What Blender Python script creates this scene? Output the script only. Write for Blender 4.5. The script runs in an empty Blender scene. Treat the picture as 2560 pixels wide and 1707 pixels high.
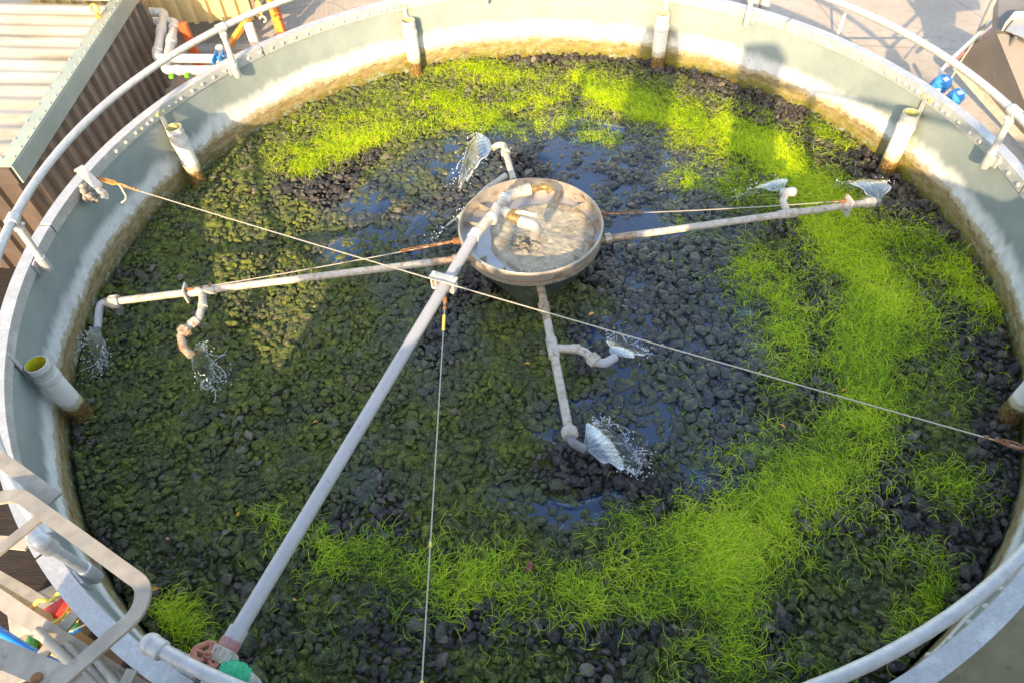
import bpy, math, random
import numpy as np
from mathutils import Vector, Matrix
random.seed(7); rng = np.random.default_rng(11)
PI = math.pi
scene = bpy.context.scene
COL = scene.collection

# ------------------------------------------------------------------ camera (solved from the tank's circles)
FPX, PITCH, ROLL = 1743.41, 0.881709, -0.0643995
CAM = Vector((-0.16753, -3.34700, 2.76545))
_F = Vector((0, math.cos(PITCH), -math.sin(PITCH))); _U0 = Vector((0, math.sin(PITCH), math.cos(PITCH))); _R0 = Vector((1, 0, 0))
_c, _s = math.cos(ROLL), math.sin(ROLL)
CR = _R0*_c + _U0*_s; CU = _U0*_c - _R0*_s
def ray(px, py):
    return _F + CR*((px-1280)/FPX) - CU*((py-853.5)/FPX)
def U(px, py, z):
    """point seen at photo pixel (px,py) that lies at height z"""
    d = ray(px, py); return CAM + d*((z-CAM.z)/d.z)
def UY(px, py, y):
    d = ray(px, py); return CAM + d*((y-CAM.y)/d.y)
def proj(P):
    v = np.asarray(P)-np.array(CAM); w = v@np.array(_F)
    return 1280+FPX*(v@np.array(CR))/w, 853.5-FPX*(v@np.array(CU))/w, w
cd = bpy.data.cameras.new('camera'); cam = bpy.data.objects.new('camera', cd); COL.objects.link(cam)
cd.sensor_width = 36; cd.lens = FPX/2560*36; cd.clip_start = 0.05; cd.clip_end = 500
cam.matrix_world = Matrix(((CR.x, CU.x, -_F.x, CAM.x), (CR.y, CU.y, -_F.y, CAM.y), (CR.z, CU.z, -_F.z, CAM.z), (0, 0, 0, 1)))
scene.camera = cam

# ------------------------------------------------------------------ light
SAZ, SEL = math.radians(17), math.radians(22)
sun_d = Vector((math.sin(SAZ)*math.cos(SEL), math.cos(SAZ)*math.cos(SEL), -math.sin(SEL)))
sl = bpy.data.lights.new('sun', 'SUN'); sl.energy = 2.45; sl.angle = math.radians(0.6); sl.color = (1.0, 0.82, 0.55)
so = bpy.data.objects.new('sun', sl); COL.objects.link(so); so.rotation_euler = sun_d.to_track_quat('-Z', 'Y').to_euler()
W = bpy.data.worlds.new('World'); scene.world = W; W.use_nodes = True
nt = W.node_tree; bg = nt.nodes['Background']; sky = nt.nodes.new('ShaderNodeTexSky')
sky.sky_type = 'NISHITA'; sky.sun_disc = False; sky.sun_elevation = SEL; sky.sun_rotation = math.radians(197)
nt.links.new(sky.outputs[0], bg.inputs[0]); bg.inputs[1].default_value = 0.15
scene.view_settings.view_transform = 'Standard'; scene.view_settings.look = 'None'
scene.view_settings.use_white_balance = True; scene.view_settings.white_balance_temperature = 7900; scene.view_settings.white_balance_tint = 12
scene.view_settings.exposure = 2.1; scene.view_settings.gamma = 1
scene.cycles.max_bounces = 6; scene.cycles.transparent_max_bounces = 12

# ------------------------------------------------------------------ node helpers
class NM:
    def __init__(s, name):
        s.m = bpy.data.materials.new(name); s.m.use_nodes = True; s.t = s.m.node_tree
        s.b = s.t.nodes['Principled BSDF']; s._pos = None
    def n(s, typ, **kw):
        x = s.t.nodes.new(typ)
        for k, v in kw.items(): setattr(x, k, v)
        return x
    def put(s, inp, v):
        if isinstance(v, bpy.types.NodeSocket): s.t.links.new(v, inp)
        elif v is not None:
            if isinstance(v, (tuple, list)) and len(v) == 3 and inp.type == 'RGBA': v = (*v, 1)
            inp.default_value = v
    def pos(s):
        if s._pos is None: s._pos = s.n('ShaderNodeNewGeometry').outputs['Position']
        return s._pos
    def xyz(s, v=None):
        x = s.n('ShaderNodeSeparateXYZ'); s.put(x.inputs[0], v or s.pos()); return x.outputs
    def vec(s, sc, off=(0, 0, 0), v=None):
        x = s.n('ShaderNodeMapping'); s.put(x.inputs[0], v or s.pos()); x.inputs['Scale'].default_value = sc; x.inputs['Location'].default_value = off
        return x.outputs[0]
    def noise(s, scale, detail=4, rough=.55, sc=None, off=(0, 0, 0), v=None, dist=0):
        x = s.n('ShaderNodeTexNoise'); x.inputs['Scale'].default_value = scale; x.inputs['Detail'].default_value = detail
        x.inputs['Roughness'].default_value = rough; x.inputs['Distortion'].default_value = dist
        s.put(x.inputs['Vector'], s.vec(sc or (1, 1, 1), off, v) if sc or off != (0, 0, 0) else (v or s.pos())); return x.outputs['Fac']
    def voro(s, scale, feature='F1', out='Distance', v=None):
        x = s.n('ShaderNodeTexVoronoi', feature=feature); x.inputs['Scale'].default_value = scale; s.put(x.inputs['Vector'], v or s.pos()); return x.outputs[out]
    def ma(s, op, a, b=0.0, c=None, clamp=False):
        x = s.n('ShaderNodeMath', operation=op, use_clamp=clamp); s.put(x.inputs[0], a); s.put(x.inputs[1], b)
        if c is not None: s.put(x.inputs[2], c)
        return x.outputs[0]
    def mr(s, v, a, b, c=0.0, d=1.0, smooth=True):
        x = s.n('ShaderNodeMapRange'); x.interpolation_type = 'SMOOTHSTEP' if smooth else 'LINEAR'
        s.put(x.inputs[0], v)
        for i, q in zip((1, 2, 3, 4), (a, b, c, d)): s.put(x.inputs[i], q)
        return x.outputs[0]
    def mix(s, f, a, b, mode='MIX'):
        x = s.n('ShaderNodeMix', data_type='RGBA', blend_type=mode); s.put(x.inputs[0], f); s.put(x.inputs[6], a); s.put(x.inputs[7], b); return x.outputs[2]
    def ramp(s, f, stops):
        x = s.n('ShaderNodeValToRGB'); e = x.color_ramp.elements
        while len(e) < len(stops): e.new(0.5)
        for i, (p_, c_) in enumerate(stops): e[i].position = p_; e[i].color = (*c_, 1)
        s.put(x.inputs[0], f); return x.outputs[0]
    def attr(s, name):
        return s.n('ShaderNodeAttribute', attribute_name=name).outputs['Fac']
    def bump(s, h, strength=.4, dist=.01):
        x = s.n('ShaderNodeBump'); x.inputs['Strength'].default_value = strength; x.inputs['Distance'].default_value = dist; s.put(x.inputs['Height'], h)
        s.t.links.new(x.outputs[0], s.b.inputs['Normal']); return x.outputs[0]
    def set(s, col=None, rough=None, metal=None, spec=None):
        if col is not None: s.put(s.b.inputs['Base Color'], col)
        if rough is not None: s.put(s.b.inputs['Roughness'], rough)
        if metal is not None: s.put(s.b.inputs['Metallic'], metal)
        if spec is not None: s.put(s.b.inputs['Specular IOR Level'], spec)
        return s

def simple(name, c1, c2, scale=8, rough=.55, metal=0, bump=.15, bscale=60, spec=.5, dirt=None, dirt_amt=(.55, .7), dscale=14):
    m = NM(name); f = m.noise(scale, 6, .6)
    col = m.ramp(f, [(.3, c1), (.7, c2)])
    if dirt:
        d = m.mr(m.noise(dscale, 8, .7, off=(3, 5, 1)), dirt_amt[0], dirt_amt[1])
        col = m.mix(d, col, dirt)
    m.set(col, m.mr(m.noise(scale*3, 3), .3, .7, rough-.08, rough+.1), metal, spec)
    m.bump(m.noise(bscale, 4, .6), bump, .004)
    return m.m

MAT = {}
# painted tank wall: grey-green paint, lime band, scum line, algae
m = NM('tank_paint'); X, Y, Z = m.xyz()
streak = m.noise(14, 5, .6, sc=(1, 1, .12)); blot = m.noise(16, 7, .68); fine = m.noise(55, 5, .6); big = m.noise(1.6, 3, .5)
h1 = m.ma('ADD', Z, m.ma('MULTIPLY', m.ma('SUBTRACT', streak, .5), .16)); h1 = m.ma('ADD', h1, m.ma('MULTIPLY', m.ma('SUBTRACT', big, .5), .16))
h2 = m.ma('ADD', Z, m.ma('MULTIPLY', m.ma('SUBTRACT', blot, .5), .17)); h2 = m.ma('ADD', h2, m.ma('MULTIPLY', m.ma('SUBTRACT', big, .5), .10))
paint = m.ramp(m.noise(5, 6, .6), [(.3, (.20, .243, .245)), (.7, (.265, .308, .305))])
paint = m.mix(m.mr(m.noise(60, 2, .5, sc=(1, 1, .1)), .68, .78, 0, .22), paint, (.5, .52, .49))
lime = m.ramp(streak, [(.3, (.50, .51, .50)), (.6, (.68, .69, .68))])
scum = m.ramp(m.noise(11, 8, .7, sc=(1, 1, 3.2)), [(.30, (.085, .058, .025)), (.44, (.22, .155, .075)), (.58, (.33, .255, .145)), (.74, (.42, .35, .23))])
c = m.mix(m.mr(h1, -.40, -.30, 1, 0), paint, lime)
c = m.mix(m.mr(h2, -.475, -.455, 1, 0), c, (.45, .38, .27))
c = m.mix(m.mr(h2, -.515, -.495, 1, 0), c, scum)
mint = m.mix(m.mr(m.noise(20, 6, .7), .40, .50), (.25, .33, .28), (.15, .11, .04))
c = m.mix(m.mr(m.ma('ADD', Z, m.ma('MULTIPLY', m.ma('SUBTRACT', m.noise(9, 6, .7), .5), .10)), -.600, -.585, 1, 0), c, mint)
spk = m.ma('MULTIPLY', m.mr(m.noise(48, 4, .65, off=(4, 0, 2)), .64, .69), m.ma('MULTIPLY', m.mr(Z, -.50, -.45), m.mr(Z, -.30, -.42)))
c = m.mix(spk, c, (.14, .12, .07))
alg = m.ma('MULTIPLY', m.attr('algae'), m.mr(m.noise(15, 7, .7, off=(1, 2, 9)), .34, .60))
c = m.mix(m.ma('MINIMUM', alg, 1.0), c, m.ramp(fine, [(.3, (.07, .075, .008)), (.7, (.27, .24, .02))]))
m.set(c, m.mr(h1, -.42, -.3, .75, .42)); m.bump(m.ma('ADD', m.ma('MULTIPLY', blot, m.mr(Z, -.40, -.50)), m.ma('MULTIPLY', fine, .15)), .4, .006)
MAT['wall'] = m.m
# galvanised steel with spangle and white bloom
m = NM('galvanised'); v = m.voro(120, out='Color'); sp = m.n('ShaderNodeSeparateColor'); m.put(sp.inputs[0], v)
c = m.ramp(sp.outputs[0], [(0, (.39, .40, .415)), (1, (.46, .47, .48))]); c = m.mix(m.mr(m.noise(9, 8, .7), .48, .70), c, (.60, .60, .60))
c = m.mix(m.mr(m.noise(30, 6, .7, off=(2, 2, 2)), .66, .74), c, (.36, .33, .30))
m.set(c, m.mr(m.noise(20, 4), .3, .7, .42, .62), .35); m.bump(m.noise(70, 4), .15, .003); MAT['galv'] = m.m
m = NM('rail_zinc'); c = m.ramp(m.noise(24, 7, .65), [(.3, (.36, .365, .375)), (.65, (.50, .50, .505))]); c = m.mix(m.mr(m.noise(60, 3, .6, off=(1, 4, 4)), .68, .74), c, (.36, .33, .30))
m.set(c, m.mr(m.noise(40, 4), .3, .7, .42, .62), .2); m.bump(m.noise(120, 3), .15, .002); MAT['rail'] = m.m
MAT['whitebolt'] = simple('bolt_cap', (.36, .35, .32), (.48, .47, .44), 60, .5, dirt=(.25, .23, .12), dirt_amt=(.5, .7))
MAT['greenbolt'] = simple('algae_bolt_cap', (.36, .38, .06), (.6, .6, .25), 40, .5)
# weathered PVC
def pvc(name, base, dirt, lo=.5, hi=.68):
    m = NM(name); c = m.ramp(m.noise(7, 6, .6), [(.3, tuple(b*.86 for b in base)), (.7, base)])
    c = m.mix(m.mr(m.noise(26, 9, .75), lo, hi), c, dirt); c = m.mix(m.mr(m.noise(90, 5, .7, off=(7, 1, 1)), .64, .72), c, tuple(d*.35 for d in dirt))
    m.set(c, m.mr(m.noise(30, 4), .3, .7, .38, .6)); m.bump(m.noise(90, 4), .12, .002); return m.m
MAT['pvc'] = pvc('weathered_pvc', (.49, .45, .395), (.28, .205, .13), .46, .66)
MAT['pvc_brown'] = pvc('rust_stained_pvc', (.40, .31, .22), (.20, .10, .04), .44, .62)
MAT['pvc_grey'] = pvc('grey_feed_pvc', (.40, .395, .41), (.25, .235, .22), .58, .66)
MAT['pvc_dark'] = pvc('dark_grey_pvc', (.20, .20, .22), (.12, .11, .10), .55, .7)
MAT['pvc_white'] = pvc('white_pvc', (.56, .55, .53), (.40, .35, .28), .58, .74)
m = NM('vent_pvc'); X, Y, Z = m.xyz(); n0 = m.noise(22, 8, .7); zz = m.ma('ADD', Z, m.ma('MULTIPLY', m.ma('SUBTRACT', n0, .5), .12))
c = m.ramp(m.noise(8, 5), [(.3, (.66, .64, .59)), (.7, (.76, .74, .70))]); c = m.mix(m.mr(zz, -.52, -.49, 1, 0), c, m.ramp(m.noise(60, 6, .7), [(.35, (.03, .022, .012)), (.5, (.16, .085, .03)), (.68, (.32, .25, .06))]))
c = m.mix(m.ma('MULTIPLY', m.mr(zz, -.47, -.45, 1, 0), m.mr(zz, -.53, -.5, 0, .6)), c, (.34, .28, .08))
m.set(c, .5); m.bump(m.ma('MULTIPLY', m.noise(70, 5), m.mr(zz, -.5, -.54)), .7, .01); MAT['vent'] = m.m
MAT['ventin'] = simple('algae_lined_pipe', (.42, .40, .10), (.66, .62, .34), 30, .7)
MAT['ventyellow'] = simple('yellow_algae_lining', (.40, .36, .01), (.62, .56, .03), 40, .7)
# metals
m = NM('stained_stainless'); c = m.ramp(m.noise(9, 5, .6), [(.3, (.38, .33, .27)), (.7, (.54, .48, .41))]); c = m.mix(m.mr(m.noise(9, 9, .75, sc=(1, 1, 2.2)), .52, .66), c, (.20, .10, .035))
c = m.mix(m.mr(m.noise(30, 5, .6, off=(9, 0, 0)), .66, .72), c, (.12, .06, .03))
m.set(c, m.mr(m.noise(25, 4), .3, .7, .32, .5), .55); m.bump(m.noise(50, 3), .08, .003); MAT['basin'] = m.m
m = NM('clean_stainless'); c = m.ramp(m.noise(7, 5, .6), [(.3, (.32, .32, .33)), (.7, (.45, .44, .44))]); m.set(c, .34, .5); m.bump(m.noise(40, 3), .06, .003); MAT['steel'] = m.m
MAT['rust'] = simple('rusty_chain', (.13, .05, .022), (.32, .145, .06), 60, .85, .1, .4, 120)
MAT['rustorange'] = simple('rusted_turnbuckle', (.38, .14, .03), (.56, .25, .07), 50, .8, .1, .4, 120)
MAT['wire'] = simple('wire_rope', (.36, .325, .27), (.50, .455, .385), 120, .5, .4, .3, 300)
MAT['brass'] = simple('brass', (.30, .19, .07), (.44, .31, .14), 30, .42, .5, dirt=(.16, .10, .05), dirt_amt=(.46, .66), dscale=40)
MAT['cream'] = simple('cream_lever', (.62, .53, .32), (.72, .64, .44), 20, .5)
MAT['bracket'] = simple('pale_bracket', (.44, .41, .38), (.56, .53, .49), 20, .55, .2, dirt=(.36, .12, .04), dirt_amt=(.58, .68))
MAT['handwheel'] = simple('faded_red_paint', (.26, .075, .05), (.38, .15, .10), 40, .6, dirt=(.25, .12, .08), dirt_amt=(.6, .75))
MAT['redring'] = simple('faded_red_collar', (.30, .10, .09), (.42, .22, .21), 30, .55)
MAT['castiron'] = simple('black_valve_body', (.045, .05, .055), (.12, .12, .12), 30, .5, .2, .4, 80)
MAT['greenrope'] = simple('green_twine', (.0, .30, .15), (.01, .42, .24), 60, .8, 0, .6, 250)
m = NM('murky_water'); X, Y, Z = m.xyz(); cx = m.n('ShaderNodeCombineXYZ'); m.put(cx.inputs[0], m.ma('MULTIPLY', m.attr('ca'), 5)); m.put(cx.inputs[1], m.ma('MULTIPLY', m.attr('sa'), 5)); m.put(cx.inputs[2], m.ma('MULTIPLY', m.attr('rad'), 7)); rs = m.noise(2.2, 7, .68, v=cx.outputs[0], dist=.4)
nz = m.noise(9, 7, .66, dist=.7); c = m.ramp(nz, [(.3, (.20, .165, .11)), (.5, (.33, .285, .20)), (.7, (.44, .39, .30))])
c = m.mix(m.mr(m.noise(30, 9, .78, dist=1.2), .57, .67), c, (.62, .57, .48)); c = m.mix(m.mr(rs, .54, .70, 0, .7), c, (.58, .53, .44)); c = m.mix(m.ma('MULTIPLY', m.attr('churn'), m.mr(m.noise(40, 6, .7, off=(3, 3, 3)), .40, .58)), c, (.035, .028, .018)); m.set(c, .07, 0, .7); m.bump(m.ma('ADD', m.noise(15, 6, .6, dist=.5), m.ma('MULTIPLY', rs, .8)), .6, .025); MAT['murk'] = m.m
m = NM('dark_water'); m.set((.012, .036, .085), .05, 0, 1.0); m.bump(m.noise(30, 4, .55, dist=.6), .18, .01); MAT['water'] = m.m
# gravel, moss
m = NM('wet_gravel'); tint, moss, wet = m.attr('tint'), m.attr('moss'), m.attr('wet')
nrm = m.xyz(m.n('ShaderNodeNewGeometry').outputs['Normal'])[2]
st = m.ramp(tint, [(0, (.020, .017, .018)), (.45, (.052, .046, .047)), (.75, (.11, .092, .078)), (1, (.25, .21, .16))])
sn = m.noise(95, 6, .75); st = m.mix(m.mr(sn, .56, .68, 0, .75), st, (.33, .28, .21)); st = m.mix(m.mr(sn, .45, .34, 0, .8), st, (.010, .009, .009))
mn = m.noise(26, 7, .7); mo = m.ramp(mn, [(.28, (.018, .026, .007)), (.44, (.056, .080, .013)), (.58, (.14, .17, .022)), (.74, (.36, .36, .055))])
mo = m.mix(m.mr(m.noise(5, 4, .6, off=(4, 4, 4)), .42, .62, 0, .7), mo, m.ramp(m.noise(60, 5, .7), [(.35, (.024, .032, .022)), (.65, (.085, .100, .064))]))
fz = m.noise(105, 6, .78, off=(2, 1, 0)); mo = m.mix(m.mr(fz, .54, .67, 0, .85), mo, (.42, .42, .11)); mo = m.mix(m.mr(fz, .46, .34, 0, .85), mo, (.012, .020, .006))
slime_sheen = m.ramp(m.noise(45, 6, .7), [(.3, (.006, .012, .022)), (.6, (.016, .029, .048)), (.8, (.06, .075, .05))])  # dark slime tone with the bluish sky sheen put into its colour
mf = m.ma('MULTIPLY', m.ma('MULTIPLY', moss, m.mr(tint, .62, .85, 1, .45)), m.mr(m.ma('ADD', nrm, m.ma('MULTIPLY', m.ma('SUBTRACT', m.noise(50, 5, .7), .5), 1.6)), -.1, .5))
mf = m.mr(m.ma('ADD', mf, m.ma('MULTIPLY', m.ma('SUBTRACT', m.noise(18, 5, .6, off=(8, 8, 1)), .5), .6)), .28, .6)
c = m.mix(mf, st, mo); tip = m.ma('MULTIPLY', m.mr(nrm, .35, .95), m.mr(m.noise(24, 6, .7, off=(5, 2, 2)), .44, .60)); slime_sheen = m.mix(m.ma('MULTIPLY', tip, .75), slime_sheen, mo); c = m.mix(m.ma('MULTIPLY', wet, .9), c, slime_sheen)
m.set(c, m.ma('MULTIPLY', m.mr(mf, 0, 1, .34, .85), m.mr(wet, 0, 1, 1, .5)), 0, .5); m.put(m.b.inputs['Coat Weight'], m.ma('MULTIPLY', wet, .75)); m.b.inputs['Coat Roughness'].default_value = .14; m.b.inputs['Coat IOR'].default_value = 1.42
m.bump(m.ma('ADD', m.noise(150, 5, .75), m.ma('MULTIPLY', m.noise(50, 4, .6), .8)), .75, .012); MAT['gravel'] = m.m
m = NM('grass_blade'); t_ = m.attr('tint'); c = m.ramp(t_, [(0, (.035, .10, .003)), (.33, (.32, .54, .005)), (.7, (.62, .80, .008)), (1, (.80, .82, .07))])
m.set(c, .42, 0, .5); m.b.inputs['Subsurface Weight'].default_value = 0
tr = m.n('ShaderNodeBsdfTranslucent'); m.put(tr.inputs[0], c); mx = m.n('ShaderNodeMixShader'); mx.inputs[0].default_value = .3
m.t.links.new(m.b.outputs[0], mx.inputs[1]); m.t.links.new(tr.outputs[0], mx.inputs[2]); m.t.links.new(mx.outputs[0], m.t.nodes['Material Output'].inputs[0]); MAT['grass'] = m.m
m = NM('bed_silt'); m.set(m.ramp(m.noise(12, 6), [(.3, (.010, .014, .006)), (.7, (.03, .038, .014))]), .8); MAT['silt'] = m.m
# water sheets and drops
m = NM('falling_water'); u, v = m.attr('u'), m.attr('v'); cx = m.n('ShaderNodeCombineXYZ'); m.put(cx.inputs[0], m.ma('MULTIPLY', u, 7)); m.put(cx.inputs[1], m.ma('MULTIPLY', v, 1.6)); m.put(cx.inputs[2], m.attr('seed'))
st = m.noise(1.5, 5, .58, v=cx.outputs[0], dist=.5)
edge = m.ma('MAXIMUM', m.mr(m.ma('ABSOLUTE', u), .86, 1.0), m.mr(v, .86, 1.0, 0, .8))
wh = m.ma('MAXIMUM', m.ma('MULTIPLY', edge, .5), m.mr(st, .56, .72, 0, .38))
gl = m.n('ShaderNodeBsdfGlossy'); gl.inputs['Roughness'].default_value = .06; gl.inputs[0].default_value = (.9, .95, 1, 1)
tp = m.n('ShaderNodeBsdfTransparent'); tp.inputs[0].default_value = (.90, .94, .95, 1); df = m.n('ShaderNodeBsdfDiffuse'); df.inputs[0].default_value = (.72, .76, .80, 1)
bp = m.n('ShaderNodeBump'); bp.inputs['Strength'].default_value = .35; bp.inputs['Distance'].default_value = .02; m.put(bp.inputs['Height'], st); m.t.links.new(bp.outputs[0], gl.inputs['Normal'])
fr = m.n('ShaderNodeLayerWeight'); fr.inputs[0].default_value = .35
m1 = m.n('ShaderNodeMixShader'); m.put(m1.inputs[0], m.mr(fr.outputs[1], 0, 1, .14, .80, False)); m.t.links.new(tp.outputs[0], m1.inputs[1]); m.t.links.new(gl.outputs[0], m1.inputs[2])
m2 = m.n('ShaderNodeMixShader'); m.put(m2.inputs[0], wh); m.t.links.new(m1.outputs[0], m2.inputs[1]); m.t.links.new(df.outputs[0], m2.inputs[2])
m.t.links.new(m2.outputs[0], m.t.nodes['Material Output'].inputs[0]); MAT['sheet'] = m.m
m = NM('water_drops'); m.set((.78, .82, .86), .08, 0, .8); m.b.inputs['Transmission Weight'].default_value = .35; MAT['drops'] = m.m
# surroundings
m = NM('yard_concrete'); n1 = m.noise(1.3, 6, .6); n2 = m.noise(14, 8, .7); c = m.ramp(n1, [(.3, (.36, .30, .245)), (.7, (.48, .405, .335))])
c = m.mix(m.mr(n2, .45, .7, 0, .45), c, (.25, .20, .17)); c = m.mix(m.mr(m.noise(70, 4, .6), .66, .72, 0, .6), c, (.16, .12, .10))
X, Y, Z = m.xyz(); gr = m.ma('SINE', m.ma('MULTIPLY', m.ma('ADD', X, m.ma('MULTIPLY', Y, .12)), 110)); c = m.mix(m.ma('MULTIPLY', m.mr(X, -1.5, -2.2), m.mr(gr, .3, .8, 0, .18)), c, (.2, .17, .17))
cr = m.voro(.55, 'DISTANCE_TO_EDGE'); c = m.mix(m.mr(m.ma('ADD', cr, m.ma('MULTIPLY', m.ma('SUBTRACT', n2, .5), .02)), .008, .004, 0, .35), c, (.15, .12, .10))
m.set(c, .8); m.bump(n2, .25, .01); MAT['concrete'] = m.m
MAT['olive'] = simple('damp_olive_concrete', (.25, .215, .12), (.34, .30, .18), 6, .75, bump=.3, dirt=(.19, .17, .10))
m = NM('worn_boards'); bx = m.xyz()[1]; gap = m.mr(m.ma('ABSOLUTE', m.ma('SINE', m.ma('MULTIPLY', bx, 22))), 0, .12); c = m.mix(gap, (.003, .002, .002), m.ramp(m.noise(6, 6, .6, sc=(1, 5, 1)), [(.3, (.008, .005, .004)), (.7, (.030, .018, .013))])); m.set(c, .8); m.bump(m.noise(20, 5, sc=(1, 8, 1)), .4, .01); MAT['boards'] = m.m
m = NM('cream_roof_sheet'); c = m.ramp(m.noise(2.2, 6, .65, sc=(.35, 1.6, 1)), [(.3, (.20, .15, .10)), (.44, (.38, .33, .26)), (.64, (.52, .49, .43))]); c = m.mix(m.mr(m.noise(30, 6, .7), .6, .72, 0, .5), c, (.46, .42, .36)); m.set(c, .5); MAT['roof'] = m.m
MAT['flash'] = simple('sage_flashing', (.20, .25, .225), (.26, .305, .275), 4, .45, 0, .05)
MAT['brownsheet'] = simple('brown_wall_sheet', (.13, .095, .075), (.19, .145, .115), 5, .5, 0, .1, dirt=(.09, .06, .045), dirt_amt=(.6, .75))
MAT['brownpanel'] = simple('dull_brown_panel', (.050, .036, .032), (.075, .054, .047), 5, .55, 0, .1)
MAT['yellowsheet'] = simple('mustard_sheet', (.46, .36, .17), (.56, .45, .23), 4, .5, 0, .1)
MAT['redpaint'] = simple('red_oxide_paint', (.42, .07, .025), (.55, .12, .04), 10, .5, dirt=(.12, .06, .04), dirt_amt=(.62, .7))
MAT['orangepaint'] = simple('orange_paint', (.62, .20, .03), (.72, .32, .07), 14, .5, dirt=(.2, .09, .04), dirt_amt=(.6, .7))
MAT['creampaint'] = simple('chipped_cream_paint', (.74, .66, .52), (.82, .77, .66), 12, .5, dirt=(.62, .26, .05), dirt_amt=(.6, .7))
MAT['blue'] = simple('blue_plastic', (.015, .19, .50), (.03, .29, .62), 20, .35)
MAT['bluetrim'] = simple('pale_label', (.70, .72, .72), (.82, .82, .82), 20, .4)
MAT['bluepipe'] = simple('bright_blue_pipe', (.0, .17, .62), (.005, .25, .75), 10, .35)
MAT['green'] = simple('lime_green_clip', (.08, .30, .02), (.13, .40, .03), 20, .4)
MAT['foam'] = simple('grey_foam_lump', (.13, .115, .105), (.32, .29, .27), 40, .9, 0, 1.0, 60)
MAT['hopper'] = simple('dull_stainless_sheet', (.17, .155, .145), (.225, .21, .20), 3, .45, .3, .05, dirt=(.27, .255, .25), dirt_amt=(.6, .75), dscale=5)
MAT['barsteel'] = simple('weathered_flat_bar', (.26, .23, .195), (.40, .355, .29), 14, .5, .3, .2, dirt=(.22, .19, .16), dirt_amt=(.56, .72))
MAT['barcream'] = simple('dirty_cream_steel', (.36, .31, .25), (.48, .425, .355), 14, .55, .1, .2, dirt=(.45, .2, .07), dirt_amt=(.62, .74))
MAT['red'] = simple('red_plastic', (.45, .02, .015), (.6, .05, .03), 20, .45)
MAT['yellow'] = simple('yellow_insulation', (.62, .48, .06), (.72, .6, .16), 20, .45)
MAT['greenwire'] = simple('green_insulation', (.02, .16, .03), (.04, .25, .06), 20, .45)
MAT['brick'] = simple('rendered_wall', (.40, .36, .31), (.50, .46, .40), 3, .8)
MAT['mossblock'] = simple('mossy_concrete', (.020, .026, .012), (.055, .05, .05), 16, .7, 0, .8, 60, dirt=(.06, .09, .012), dirt_amt=(.5, .6))
MAT['leafo'] = simple('orange_leaf', (.62, .26, .02), (.72, .40, .06), 60, .5)
MAT['leafr'] = simple('red_brown_leaf', (.22, .045, .035), (.34, .10, .08), 60, .5)
MAT['leafp'] = simple('pink_leaf', (.50, .20, .17), (.58, .28, .22), 60, .5)

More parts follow.
